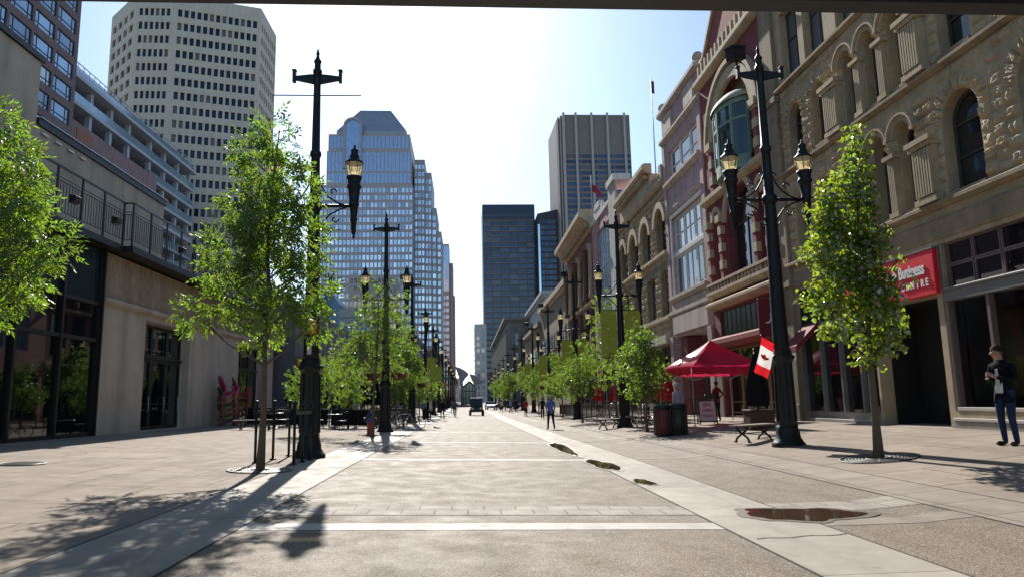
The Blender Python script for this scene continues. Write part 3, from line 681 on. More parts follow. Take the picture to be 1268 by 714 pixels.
# dark sign band and shop below
mb=MB(); mb.box(U(33.95),.1,4.3,U(27.9),.4,5.5); mb.build('blank_fascia',mat('dark slate fascia',(.03,.03,.034),.35,var=.4,vscale=2),G)
mb=MB(); mb.box(U(33.9),.085,4.72,U(27.95),.098,4.75); mb.box(U(33.9),.085,5.05,U(27.95),.098,5.08)
for i in range(11): u=U(33.9)+i*.58; mb.box(u,.08,4.32,u+.02,.097,5.48)
mb.build('fascia_grid',M_wfrm,G)
mb=MB(); cornice(mb,0,W,3.75,[(.08,0),(.2,.1),(.3,.2),(.3,.4),(.1,.52)]); mb.build('shop_cornice',M_redst,G)
for i in range(4):
    u=U(33.9)+i*1.5; window(G,u,.62,1.48,3.06,.28,mat('ochre timber shopfront',(.26,.17,.07),.6,var=.3),M_gshop,0,1,1,.1,name='shop_window',split=(.18,.78))
mb=MB(); mb.box(.05,-.12,.35,.95,-.004,3.73); mb.box(W-.7,-.12,.35,W-.05,-.004,3.73); mb.build('shop_pier',mat('tan stone pier',(.28,.21,.14),.8,var=.3,bump=.2,stain=.3),G,bevel=.02)
# projecting dark red sign board
S=thing('projecting_sign','dark red hanging sign board projecting beside the nearest right lamp post','shop sign',(11.7,26.9,3.7))
mb=MB(); mb.box(-.32,-.05,0,.32,.05,1.5); mb.build('board',mat('dark red board',(.16,.012,.02),.5,var=.2),S,bevel=.02)
mb=MB(); mb.box(.33,-.02,.25,.86,.02,.29); mb.box(.33,-.02,1.2,.86,.02,1.24); mb.build('bracket',M_iron,S)
mb=MB(); 
for i in range(10):
    a=-1.9+i*.24; b=a+.24; mb.bar((.17*math.cos(a),-.062,.8+.26*math.sin(a)),(.17*math.cos(b),-.062,.8+.26*math.sin(b)),.05,.012,up=(0,1,0))
mb.build('emblem',M_white,S)

# ---- lavender building: Y 35.0 .. 42.2
Y1=42.25; W=Y1-34.9
M_lav=mat('mauve brick',(.60,.43,.42),.85,brick=(.24,.08,.006,(.54,.37,.37)),var=.25,stain=.25)
M_lavst=mat('mauve cream stone',(.55,.45,.38),.8,var=.25,vscale=3,bump=.15,stain=.3)
M_wf=mat('white window frame',(.72,.71,.69),.5,var=.1,vscale=6)
V=thing('mauve_building','mauve brick front with large white framed windows left of the red gothic front','building',(12.5,Y1,0),-PI/2)
ops=[(U(41.15),U(35.5),14.35,16.2,0),(U(41.2),U(35.5),7.4,12.0,0),(U(41.5),U(35.7),.4,4.9,0)]
mb=MB(); facade(mb,0,W,.2,18.9,ops,0,.35); shell(mb,0,W,.2,18.9,12); mb.build('wall',M_lav,V)
mb=MB()
cornice(mb,-.05,W,16.95,[(.05,0),(.15,.08),(.25,.14),(.25,.28)]); cornice(mb,-.08,W,18.7,[(.05,0),(.18,.08),(.3,.16),(.3,.36)]); cornice(mb,.4,W-.4,13.95,[(.06,0),(.2,.12),(.26,.2),(.26,.36)]); cornice(mb,.4,W-.4,6.95,[(.06,0),(.2,.12),(.26,.2),(.26,.36)])
cornice(mb,.3,W-.3,12.2,[(.06,0),(.15,.1),(.2,.25)]); mb.box(.6,-.14,5.1,W-.6,-.004,6.1); cornice(mb,0,W,6.2,[(.08,0),(.16,.1),(.16,.3)]); mb.box(.55,-.1,7.0-.9+.15,W-.55,-.003,6.9)
mb.box(.8,-.16,17.4,2.4,-.004,18.5); mb.box(W-2.4,-.16,17.4,W-.8,-.004,18.5)
mb.build('cornice',M_lavst,V)
mb=MB()
for u in (.3,W-.3): mb.box(u-.3,-.2,.3,u+.3,-.005,5.0); mb.box(u-.25,-.1,7.2,u+.25,-.005,16.9)
mb.build('pilaster',M_lav,V)
for u in (.25,W-.25):
    mb=MB(); mb.box(u-.22,-.15,19.07,u+.22,.3,19.2); mb.ball((u,.07,19.45),.3,14,10); mb.build('ball_finial',M_lavst,V)
a,b,c,d,_=ops[0]; n3=(b-a)/3
for i in range(3): window(V,a+i*n3,c,n3,d-c,.16,M_wf,M_gsky,0,1,1,.15,split=(.45,),bt=.06)
a,b,c,d,_=ops[1]
for i in range(3):
    window(V,a+i*n3,c,n3-.01,2.25,.16,M_wf,M_gsky,0,2,1,.14,bt=.05); window(V,a+i*n3,c+2.5,n3-.01,2.1,.16,M_wf,M_gsky,0,2,1,.14,split=(.5,),bt=.05)
mb=MB(); mb.box(a,.02,c+2.25,b,.3,c+2.5); mb.box(a-.12,-.1,c-.1,a-.004,.1,d+.15); mb.box(b+.004,-.1,c-.1,b+.12,.1,d+.15); mb.box(a-.12,-.12,d+.004,b+.12,.1,d+.18); mb.build('window_surround',M_wf,V,bevel=.015)
mb=MB(); mb.box(.75,1.5,.2,W-.75,1.6,4.9); mb.box(.74,.36,.2,.76,1.5,4.9); mb.box(W-.76,.36,.2,W-.74,1.5,4.9); mb.box(.75,.36,4.9,W-.75,1.5,5.0); mb.build('porch_recess',M_lavst,V)
mb=MB(); mb.box(1.3,.1,.2,2.4,1.0,4.85); mb.build('porch_pier',M_brick,V)
for i in range(2): window(V,3.0+i*1.1,.45,1.05,2.7,1.38,M_wf,M_gdark,0,1,1,.16,name='door',split=(.3,))
mb=MB(); mb.box(2.9,1.4,3.2,5.3,1.48,3.8); mb.build('door_head',M_wf,V)

# ---- brown arched stone building: Y 42.3 .. 55.8
Y1=55.85; W=Y1-42.3
T=thing('arched_stone_building','brown rubble stone building with tall arched upper windows and a heavy dentilled cornice','building',(12.5,Y1,0),-PI/2)
ops=[]
for a,b in ((42.5,44.6),(46.2,48.4),(49.7,51.9),(53.2,55.2)): ops.append((U(b),U(a),10.45,13.3,(b-a)/2))
for a,b in ((42.3+.25,44.2),(45.6,47.7),(49.3,51.4),(53.0,55.1)): ops.append((U(b),U(a),6.5,9.3,.3))
ops.append((.6,W-.6,.5,4.6,0))
mb=MB(); facade(mb,0,W,.2,14.9,ops,0,.45); shell(mb,0,W,.2,14.9,14); mb.build('wall',M_stoneD,T)
mb=MB(); rubble(mb,.05,W-.05,9.75,14.4,[(o[0]-.1,o[1]+.1,o[2],o[3]-.2) for o in ops if o[4:] and o[4]],.4,.5,1.0,(.06,.14)); rubble(mb,.05,W-.05,5.75,9.5,[(o[0]-.05,o[1]+.05,o[2]-.05,o[3]) for o in ops[4:8]],.4,.5,1.0,(.04,.1)); mb.build('rock_masonry',M_rock,T)
mb=MB()
for o in ops[:4]: archring(mb,o[0]-.02,o[1]+.02,o[3]-o[4],.4,.2,0,16)
cornice(mb,0,W,10.1,[(.1,0),(.25,.1),(.25,.28)]); cornice(mb,0,W,6.1,[(.1,0),(.2,.1),(.2,.28)]); cornice(mb,0,W,14.6,[(.1,0),(.25,.1),(.3,.2),(.3,.36)])
mb.box(1.2,-.1,14.98,10.4,.5,16.3); cornice(mb,1.0,10.6,16.25,[(.12,0),(.5,.15),(.62,.3),(.62,.6),(.4,.7)])
for i in range(26): u=1.3+i*.35; mb.box(u,-.45,16.0,u+.18,-.105,16.24)
mb.box(10.7,-.1,14.98,W-.1,.4,15.5); mb.box(W-.6,-.2,14.98,W-.02,.5,15.9)
for i in range(7): u=10.9+i*.32; mb.box(u,-.25,15.0,u+.16,-.105,15.42)
mb.build('cornice',M_cream,T)
for o in ops[:8]: window(T,o[0],o[2],o[1]-o[0],o[3]-o[2],.36,M_black if 0 else M_wfrm,M_gdark if o[2]>8 else M_gsky,o[4],2,1,.1,split=(.5,))
mb=MB(); mb.box(.3,-.35,4.7,W-.3,-.004,5.2); mb.build('canopy_band',mat('pale sign band',(.5,.46,.38),.7,var=.2),T)
for i in range(5):
    window(T,.65+i*2.44,.55,2.4,4.0,.3,M_wfrm,M_gshop,0,2,1,.1,name='shop_window',split=(.72,))

# ---- pink fronted building with tall art-glass panel: Y 55.9 .. 67.8
Y1=67.85; W=Y1-55.95
P=thing('pink_building','pale pink gabled front with a tall blue glass panel and white coping','building',(12.5,Y1,0),-PI/2)
M_pink=mat('dusty pink stucco',(.50,.27,.27),.85,var=.25,stain=.3)
M_wcap=mat('white painted coping',(.62,.6,.56),.6,var=.2)
ops=[(U(65.4),U(59.0),6.6,16.8,0),(.5,W-.5,.5,4.8,0)]
mb=MB(); facade(mb,0,W,.2,18.0,ops,0,.3); shell(mb,0,W,.2,18.0,16); mb.build('wall',M_pink,P)
mb=MB(); mb.box(U(58.8),-.15,.3,W+.02,.02-.03,19.2); mb.build('end_pier',mat('pale grey pier',(.48,.45,.40),.8,var=.25,stain=.3),P)
mb=MB(); mb.box(U(58.9),-.3,19.2,W+.05,1.2,19.75); mb.box(1.0,-.1,18.01,6.2,.3,18.9); mb.box(2.4,-.16,18.91,4.8,.34,19.5); mb.box(-.05,-.2,18.01,.9,.3,18.4); mb.box(6.3,-.14,18.01,U(58.95),.3,18.35); mb.build('coping',M_wcap,P,bevel=.03)
mb=MB(); mb.lathe([(.01,-.08),(.55,-.08),(.55,.0),(.01,.0)],(0,0,0),18); 
o=mb.build('medallion',M_stoneD,P,loc=(3.6,-.05,18.0)); o.rotation_euler.x=PI/2
for i in range(3):
    for j in range(3): window(P,U(65.4)+i*2.13,6.6+j*3.4,2.12,3.38,.15,mat('grey glazing bar',(.4,.43,.47),.5,.2,var=.1),glass_mat('milky blue glass',(.30,.38,.46),.08,.3,.8),0,2,2,.06)
for i in range(4): window(P,.55+i*2.7,.55,2.66,4.2,.2,M_wfrm,M_gshop,0,2,1,.1,name='shop_window',split=(.7,))

# ---- brown building with deep cornice: Y 67.9 .. 86.6
Y1=86.6; W=Y1-67.9
K=thing('brown_building','dark red brown building with columned window bays under a deep projecting cornice','building',(12.7,Y1,0),-PI/2)
M_brn=mat('red brown stone',(.22,.10,.08),.85,var=.3,vscale=2,bump=.2,stain=.3)
ops=[]
for j,(z0,z1) in enumerate(((6.3,10.6),(11.4,16.2))):
    for i in range(5): ops.append((1.0+i*3.5,3.6+i*3.5,z0,z1,0))
ops.append((.8,W-.8,.4,4.8,0))
mb=MB(); facade(mb,0,W,.0,18.0,ops,0,.5); shell(mb,0,W,.0,18.0,16); mb.build('wall',M_brn,K)
mb=MB(); cornice(mb,-.6,W+.1,18.0,[(.2,0),(.5,.5),(.9,.9),(1.5,1.2),(1.5,1.7),(1.2,1.9)]); cornice(mb,0,W,5.4,[(.1,0),(.4,.2),(.4,.5)]); cornice(mb,0,W,10.85,[(.1,0),(.2,.1),(.2,.3)])
for i in range(32): u=.2+i*.58; mb.box(u,-.85,18.2,u+.25,-.2,18.75)
mb.build('cornice',M_cream,K)
for i in range(6):
    u=.5+i*3.5-.25+.5*(i==0)*0
    mb=MB(); mb.lathe([(.36,11.2),(.36,11.5),(.27,11.6),(.24,16.0),(.36,16.2),(.42,16.6)],(max(.4,u),-.25,0),12); mb.build('column',M_cream if i%2 else M_brn,K)
for o in ops[:10]: window(K,o[0],o[2],o[1]-o[0],o[3]-o[2],.4,M_wfrm,M_gdark,0,2,1,.12,split=(.65,))
for i in range(5): window(K,.85+i*3.4,.5,3.35,4.25,.3,M_wfrm,M_gshop,0,2,1,.1,name='shop_window',split=(.7,))

# ---- farther row of the right side
def plain_block(name,label,x0,y0,x1,y1,z1,wallm,glassm,fl,first,front=True,side=True,colw=2.2,cap=None,capm=None,wf=.6,hf=.6,cat='building',z0=-.5,ftop=None):
    """background building: walls, cornice, real recessed window panes on the street side and the side toward the camera"""
    o=thing(name,label,cat,(x0,y0,0)); w=x1-x0; d=y1-y0
    mb=MB(); mb.box(0,0,z0,w,d,z1); mb.build('wall',wallm,o)
    rects=[]; n=max(1,int((z1-(ftop or 1.0)-first)/fl)); frame=MB()
    def col(a,b,fn):
        m=max(1,round((b-a)/colw)); cw=(b-a)/m
        for j in range(n):
            z=first+j*fl
            for i in range(m):
                p=a+(i+.5-wf/2)*cw; q=a+(i+.5+wf/2)*cw; rects.append([fn(p,z),fn(q,z),fn(q,z+fl*hf),fn(p,z+fl*hf)])
                A,Bp=fn(p,z-.12),fn(q,z-.12)
    if front: col(.6,w-.6,lambda p,z:(p,-.02,z))
    if side: 
        xx=-.02 if x0>0 else w+.02
        col(.6,d-.6,lambda p,z:(xx,p,z))
    many_windows(o,rects,glassm)
    mb=MB()
    for j in range(n):
        z=first+j*fl-.16
        if front: mb.box(.4,-.12,z,w-.4,-.03,z+.14)
        if side:
            if x0>0: mb.box(-.12,.4,z,-.03,d-.4,z+.14)
            else: mb.box(w+.03,.4,z,w+.12,d-.4,z+.14)
    mb.build('sill_course',capm or wallm,o)
    if cap:
        mb=MB()
        mb.box(-cap,-cap,z1+.002,w+cap,d+cap,z1+.7); mb.box(-cap*.5,-cap*.5,z1-.5,w+cap*.5,-.003,z1); 
        if x0>0: mb.box(-cap*.5,.0,z1-.5,-.003,d,z1)
        else: mb.box(w+.003,0,z1-.5,w+cap*.5,d,z1)
        mb.build('cornice',capm or wallm,o)
    return o
M_tan=mat('tan stone',(.27,.21,.15),.85,var=.25,vscale=1.2,stain=.3)
M_gst=mat('grey limestone',(.30,.29,.27),.85,var=.2,vscale=.8,stain=.3)
M_wst=mat('pale grey concrete',(.46,.47,.48),.8,var=.15,vscale=.6,stain=.2)
plain_block('tan_building','tan stone block beyond the brown building, plain cornice and small windows',12.6,86.8,26,118,15.5,M_tan,M_gdark,3.6,5.0,cap=.5,capm=M_cream,colw=3)
plain_block('pale_modern_building','pale grey flat roofed block rising behind the tan stone block',17,150,42,190,23.5,M_wst,M_gsky,4,5,cap=1.0,capm=M_wst,colw=3.2)
plain_block('tan_building','low brown stone block farther along the right side beyond the tan block',12.4,118.2,26,150,13.5,M_stoneD,M_gdark,3.4,4.6,cap=.5,capm=M_tan,colw=3)
bk=plain_block('bank_building','grey limestone bank with tall pilasters at the far end of the right side',11.2,190.5,28,300,22.6,M_gst,M_gsky,5.2,5.5,cap=1.1,capm=M_gst,colw=3.4,wf=.42)
mb=MB()
for i in range(24): mb.box(-.55,2+i*4.5,4,-.13,3.2+i*4.5,20.5)
for i in range(6): mb.box(1+i*3,-.45,4,2.0+i*3,-.13,20.5)
mb.build('pilaster',M_gst,bk)
plain_block('small_far_building','slender pale block at the far end left of the dark glass tower',5.0,420,12,460,46,M_wst,M_gsky,3.6,4,colw=2.5)
# ================================================================== LEFT SIDE (facades face +X, local x = Y - Y0, local y = -X)
M_cl=mat('smooth grey beige concrete',(.56,.475,.375),.85,var=.2,vscale=1.2,bump=.15,bscale=25,stain=.3)
M_cu=mat('ribbed brown concrete',(.44,.33,.22),.9,var=.35,vscale=4,bump=.6,bscale=18,stain=.35)
M_cw=mat('warm grey rendered wall',(.60,.485,.345),.9,var=.2,vscale=.9,bump=.25,bscale=22,stain=.25)
M_dk=mat('dark bronze metal',(.03,.027,.025),.45,.5,var=.3,vscale=5)
M_rail=mat('dark purple grey rail paint',(.055,.048,.055),.45,.4,var=.3,vscale=6)
M_teal=glass_mat('teal spandrel glass',(.015,.045,.05),.12,.1,.6,.02)
M_lg=glass_mat('green black curtain glass',(.004,.008,.008),.015,0,1.0,.012)
Y0=12.0
def LU(Y): return Y-Y0
B=thing('convention_building','long concrete building with a dark glass corner and railed terrace behind the left trees','building',(-13,Y0,0),PI/2)
ops=[(LU(29.7),LU(34.4),.55,5.0,0),(LU(41.7),LU(46.6),.5,4.9,0)]
mb=MB(); facade(mb,LU(26.05),LU(49),.1,5.2,ops,0,.55); mb.add([(LU(49),0,.1),(LU(49),12,.1),(LU(49),12,7.3),(LU(49),0,7.3)],[(0,1,2,3)]); mb.add([(LU(26.05),0,.1),(LU(26.05),.6,.1),(LU(26.05),.6,5.2),(LU(26.05),0,5.2)],[(0,1,2,3)]); mb.build('lower_wall',M_cl,B)
mb=MB(); mb.box(LU(26.05),-.08,5.48,LU(49.02),.4,7.05); 
for i in range(95): u=LU(26.15)+i*.24; mb.prism([(u,-.082),(u+.05,-.105),(u+.1,-.082)],'z',5.5,7.03)
mb.build('upper_band',M_cu,B)
mb=MB(); cornice(mb,LU(26.03),LU(49.05),5.2,[(.02,0),(.16,.04),(.22,.1),(.22,.2),(.1,.27)]); mb.build('ledge',M_cl,B)
# glass corner
mb=MB(); mb.box(LU(12),.35,.3,LU(26.04),1,7.1); mb.build('core',M_black if 'black interior' in MATS else M_dk,B)
mb=MB(); ys=[12.1,14.2,16.55,18.95,21.3,23.65,25.9]
for y in ys: mb.box(LU(y)-.06,-.05,.55,LU(y)+.06,.16,7.1)
for z in (.55,3.78,5.08): mb.box(LU(12),-.03,z,LU(26),.15,z+.13)
mb.box(LU(12),-.06,.2,LU(26.03),.3,.545); mb.box(LU(25.965),-.12,.5,LU(26.04),.2,7.1); mb.build('curtain_frame',M_dk,B)
for a,b in zip(ys,ys[1:]):
    for z0,z1,m in ((.69,3.77,M_lg),(3.92,5.07,M_lg),(5.22,7.08,M_teal)):
        p=MB(); p.add([(LU(a)+.06,.06,z0),(LU(b)-.06,.06,z0),(LU(b)-.06,.06,z1),(LU(a)+.06,.06,z1)],[(0,1,2,3)]); p.build('glass_panel',m,B)
# doors
for y,wd in ((29.75,4.6),(41.75,4.8)):
    n=3
    for i in range(n):
        d=window(B,LU(y)+i*wd/n,.56,wd/n-.02,2.95,.38,M_dk,M_lg,0,1,1,.14,name='door',split=(.36,))
        hb=MB(); hb.tube([(LU(y)+i*wd/n+wd/n-.28,.36,1.3),(LU(y)+i*wd/n+wd/n-.28,.30,1.32),(LU(y)+i*wd/n+wd/n-.28,.30,1.9),(LU(y)+i*wd/n+wd/n-.28,.36,1.92)],.018,6); q=hb.build('handle',MATS['pale flashing'] if 'pale flashing' in MATS else mat('pale flashing',(.55,.5,.5),.4,.4,var=.2),d); q.location=-d.location
        window(B,LU(y)+i*wd/n,3.6,wd/n-.02,1.32,.38,M_dk,M_lg,0,1,1,.1,name='transom_window')
    mb=MB(); mb.box(LU(y),.30,3.505,LU(y+wd),.5,3.6); mb.build('door_head',M_dk,B)
# terrace slab and the set back wall
mb=MB(); mb.box(LU(12),-.5,7.12,LU(26.45),12,7.34); mb.box(LU(26.452),-.8,7.11,LU(49.1),12,7.35); mb.build('terrace_slab',M_dk,B)
mb=MB(); mb.box(LU(8),4,7.3,LU(28.1),12,15.3); mb.box(LU(28.102),4,7.31,LU(40.2),12,12.7); mb.build('setback_wall',M_cw,B)
mb=MB(); mb.box(LU(28.11),3.9,12.703,LU(40.35),12,13.0); mb.box(LU(8),3.88,15.303,LU(28.2),12,15.55); mb.build('coping',M_dk,B)
mb=MB(); mb.box(LU(28.15),3.85,13.003,LU(40.4),3.93,13.05)
for i in range(4): mb.box(LU(28.4)+i*.95,3.9,12.4,LU(28.4)+i*.95+.45,3.998,12.48)
mb.build('cap_flashing',mat('pale flashing',(.55,.5,.5),.4,.4,var=.2),B)
def railing(ya,yb,y):
    mb=MB(); mb.box(LU(ya),y-.035,8.94,LU(yb),y+.035,9.0); 
    for z in (8.62,8.52,7.56): mb.box(LU(ya),y-.013,z,LU(yb),y+.013,z+.025)
    mb.build('top_rail',M_rail,B)
    n=round((yb-ya)/1.5)
    mb=MB()
    for i in range(n+1): u=LU(ya)+(yb-ya)*i/n; mb.box(u-.03,y-.03,7.3,u+.03,y+.03,8.98)
    mb.build('rail_post',M_rail,B)
    mb=MB(); m=round((yb-ya)/.17)
    for i in range(m): u=LU(ya)+(yb-ya)*(i+.5)/m; mb.box(u-.009,y-.009,7.56,u+.009,y+.009,8.53)
    mb.build('balusters',M_rail,B)
railing(12,26.42,-.42); railing(26.5,49,-.72)
mb=MB()
for z,r in ((8.94,.06),(8.62,.025),(8.52,.025),(7.56,.025)): mb.box(LU(26.44),-.72,z,LU(26.49),-.42,z+r)
for i in range(3): mb.box(LU(26.455),-.66+i*.1,7.58,LU(26.475),-.64+i*.1,8.53)
mb.build('rail_return',M_rail,B)
for y,dy in ((22.4,-.62),(25.1,-.62),(30.2,-.92)):
    mb=MB(); mb.prism([(dy,7.85),(dy-.20,7.9),(dy-.22,8.1),(dy,8.14)],'x',LU(y),LU(y)+.34); mb.build('floodlight',M_dk,B,bevel=.02)

# ---- dark roofed patio restaurant and shops farther on
M_lvg=mat('blue grey metal cladding',(.16,.16,.185),.6,.2,var=.2,vscale=1,stain=.2)
M_bb=mat('brown brick',(.19,.10,.065),.85,brick=(.24,.08,.008,(.15,.075,.05)),var=.3)
R=thing('patio_restaurant','low blue grey clad restaurant with dark shop windows behind the left patio umbrellas','building',(-11.8,50,0),PI/2)
ops=[(.6+i*4.1,4.2+i*4.1,.4,3.6,0) for i in range(6)]
mb=MB(); facade(mb,0,25,-.1,8.6,ops,0,.4); shell(mb,0,25,-.1,8.6,14); mb.prism([(0,8.61),(14,8.61),(7,11.2)],'x',.2,24.8); mb.build('wall',M_lvg,R)
for o in ops: window(R,o[0],o[2],o[1]-o[0],o[3]-o[2],.2,M_dk,M_gshop,0,2,1,.1,name='shop_window',split=(.75,))
mb=MB(); mb.box(.2,-.5,3.7,24.8,-.004,4.7); mb.build('fascia',mat('orange brown fascia',(.28,.12,.04),.7,var=.3),R)
mb=MB(); mb.box(24.0,-.6,-.2,25.4,.6,8.0); mb.build('brick_pier',M_bb,R)
plain_block('shop_row','low brown brick shop row behind the left trees',-27,76,-11.6,112,7.4,M_bb,M_gdark,3.4,.8,front=False,colw=3,cap=.3,capm=M_dk)
plain_block('beige_block','beige flat roofed block behind the left trees below the glass atrium',-34,122,-13,150,12.8,M_tan,M_gdark,3.4,3,colw=3,cap=.4,capm=M_tan)
plain_block('mid_rise_block','grey stone block at the far left in front of the slim pink tower',-30,160,-11.4,235,15.5,M_gst,M_gdark,3.8,4,colw=3,cap=.5,capm=M_gst)
plain_block('mid_rise_block','far tan block closing the left side beside the curved steel sculptures',-30,240,-10.4,330,18,M_tan,M_gdark,3.8,4,colw=3,cap=.5,capm=M_gst)
# crystalline atrium
A=thing('glass_atrium','angular blue glass atrium with a pale panelled front below the mirrored tower','building',(-28,150,0))
mb=MB(); mb.box(1.5,0,-.4,6.4,12,21); 
mb.build('panelled_front',mat('pale panels',(.42,.46,.46),.5,.1,var=.3,vscale=1.5,bump=.3,bscale=3),A)
mb=MB()
for z in range(3,21,2): mb.box(1.45,-.06,z,6.45,-.003,z+.14)
mb.build('panel_joint',M_lvg,A)
mb=MB(); mb.prism([(-2,-.4),(1.48,-.4),(1.48,22),(-.4,24.6),(-2,24.6)],'y',1,14); mb.prism([(-.4,24.61),(1.5,22.05),(4.2,21.02),(1.2,21.02)],'y',2,12) if 0 else None; mb.build('blue_wing',glass_mat('steel blue glass',(.06,.11,.19),.1,.4,.8),A)
mb=MB(); mb.prism([(6.42,-.4),(14,-.4),(12.4,8.0),(6.42,18)],'y',.5,12); mb.build('sloping_glass',glass_mat('blue slope glass',(.10,.18,.30),.06,.5,.8),A)
mb=MB()
for i in range(8): mb.box(6.45,.42,2+i*2,6.45+max(.5,6.6-i*.75),.495,2.16+i*2)
mb.build('glazing_bar',M_lvg,A)

# ---- brown hotel tower far left: face toward the street at X=-50, far end at Y=90
M_hot=mat('mauve brown brick tower',(.19,.135,.135),.8,var=.15,vscale=.5,stain=.12)
M_hfr=mat('navy window frame',(.03,.04,.075),.5,.3,var=.2)
M_hgl=glass_mat('sky blue mirror glass',(.36,.47,.58),.04,.6,.8,.01,(.5,.52,.52))
H=thing('hotel_tower','brown brick tower with wide blue windows in the top left corner','building',(-50,40,0),PI/2)
ops=[]
for c in range(11):
    y1=49.2-c*4.42
    for r in range(13): 
        z=24.6+r*3.06-(.0); ops.append((y1-3.95,y1,z,z+2.05,0))
ops=[o for o in ops if o[0]>0.4]
mb=MB(); facade(mb,0,50,-.2,66,ops,0,.35); shell(mb,0,50,-.2,66,25); mb.build('wall',M_hot,H)
vis=sorted(ops,key=lambda o:-o[0])[:100]
for o in vis: 
    window(H,o[0],o[2],o[1]-o[0],o[3]-o[2],.12,M_hfr,M_hgl,0,1,1,.13,bt=.12,split=(.3,),xs=(.2,.8))
rest=[o for o in ops if o not in vis]
if rest:
    mb=MB()
    for o in rest: mb.add([(o[0],.2,o[2]),(o[1],.2,o[2]),(o[1],.2,o[3]),(o[0],.2,o[3])],[(0,1,2,3)])
    q=mb.build('window',M_hgl,H); q['kind']='stuff'

# ---- balconied apartment block: street face at X=-55, Y 97..142.5
M_slab=mat('pale blue grey slab edge',(.42,.47,.52),.6,var=.12,vscale=.5)
M_bal=glass_mat('pale balcony glass',(.30,.40,.48),.08,.35,.8)
M_mauvew=mat('mauve stucco',(.30,.20,.21),.85,var=.2,vscale=.4,stain=.2)
N=thing('balcony_apartments','pale blue stepped apartment block with glass balconies above a mauve wall','building',(-55,96,0),PI/2)
mb=MB(); mb.box(0,2.6,-.4,46.5,22,47.5); mb.build('wall',mat('dark recessed wall',(.10,.11,.125),.6,var=.3,vscale=.3),N)
for k,z in enumerate((47.6,44.0,40.5,37.0,33.5,30,26.5,23,19.5,16)):
    mb=MB(); a=0 if k<2 else 27; mb.box(a,-.3 if k else -.8,z,46.8,3,z+.5); mb.build('balcony_slab',M_slab,N)
    mb=MB(); mb.box(a,-.2,z+.55,46.7,-.12,z+1.75); mb.box(46.62,-.1,z+.55,46.7,2.5,z+1.75); mb.build('balcony_glass',M_bal,N)
mb=MB(); mb.box(0,-.26,49.45,46.8,-.14,49.52)
for i in range(32): mb.box(i*1.5,-.24,49.35,i*1.5+.06,-.16,50.1)
mb.box(0,-.26,50.1,46.8,-.14,50.18); mb.build('roof_rail',M_slab,N)
mb=MB()
for u in (2,8,14,20,28,34,40,46): mb.box(u-.35,.2,16,u+.35,.9,47.6)
mb.build('column',M_slab,N)
mb=MB(); mb.box(0,-1.6,-.4,26.9,2.5,40.6); mb.box(26.91,-1.2,-.4,31.5,2.5,38.2); mb.build('mauve_wall',M_mauvew,N)
mb=MB(); mb.box(1.2,-1.68,38.2,5.4,-1.605,39.9) ; mb.build('orange_panel',mat('rust panel',(.34,.16,.10),.8,var=.3),N)
for u,z in ((1.6,34.8),(4.2,34.8),(17.5,35.2),(20.2,35.2),(24,33),(10,35)): window(N,u,z,2.0,2.3,-1.66,M_slab,M_hgl,0,2,1,.12)
mb=MB(); mb.box(31.6,1.2,37.5,40,2.55,40.3); mb.build('red_panel',mat('dull red panel',(.26,.06,.06),.7,var=.3),N)
rects=[]
for z in (16.8,20.3,23.8,27.3,30.8,34.3,37.8,41.3,44.8):
    for i in range(12): rects.append([(27.6+i*1.55,2.55,z),(28.9+i*1.55,2.55,z),(28.9+i*1.55,2.55,z+2.4),(27.6+i*1.55,2.55,z+2.4)])
for i in range(18): rects.append([(1+i*1.45,2.55,44.8),(2.2+i*1.45,2.55,44.8),(2.2+i*1.45,2.55,47.2),(1+i*1.45,2.55,47.2)])
many_windows(N,[r for r in rects],M_hgl)

# ---- beige office tower, chamfered plan
M_bei=mat('beige precast concrete',(.62,.56,.46),.85,var=.12,vscale=.25,stain=.1)
M_bgl=glass_mat('slate blue window glass',(.02,.032,.06),.12,.0,.35,0,(.16,.15,.13))
E=thing('beige_tower','tall beige concrete office tower with a grid of small dark windows','building',(-60,150,0))
pl=[(-85,175),(-81.8,160),(-71.8,150),(-63.6,150),(-46.3,155.3),(-46.2,168)]
mb=MB(); ring=[(x+60,y-150) for x,y in pl]
faces=[(1,2,4),(2,3,6),(3,4,13),(4,5,7),(0,1,4)]
ZB,ZT=20,91.6; rects=[]
for a,b,nc in faces:
    A=Vector((*ring[a],0)); Bq=Vector((*ring[b],0)); ln=(Bq-A).length; d=(Bq-A)/ln; nrm=Vector((d.y,-d.x,0))
    ww=(ln-1.2)/nc; wi=ww*.66; opl=[]
    for r in range(21):
        z=22.1+r*3.22
        for c in range(nc): 
            u=.6+c*ww+(ww-wi)/2; opl.append((u,u+wi,z,z+1.75,0))
            q=[A+d*u-nrm*.38,A+d*(u+wi)-nrm*.38]; rects.append([(*q[0].xy,z),(*q[1].xy,z),(*q[1].xy,z+1.75),(*q[0].xy,z+1.75)])
    t=MB(); facade(t,0,ln,-.4,ZT,opl,0,.42)
    mb.add([A+d*p[0]-nrm*p[1]+Vector((0,0,p[2])) for p in t.v],t.f)
mb.add([(x,y,ZT) for x,y in ring],[tuple(range(6))]); mb.build('wall',M_bei,E)
many_windows(E,rects,M_bgl)

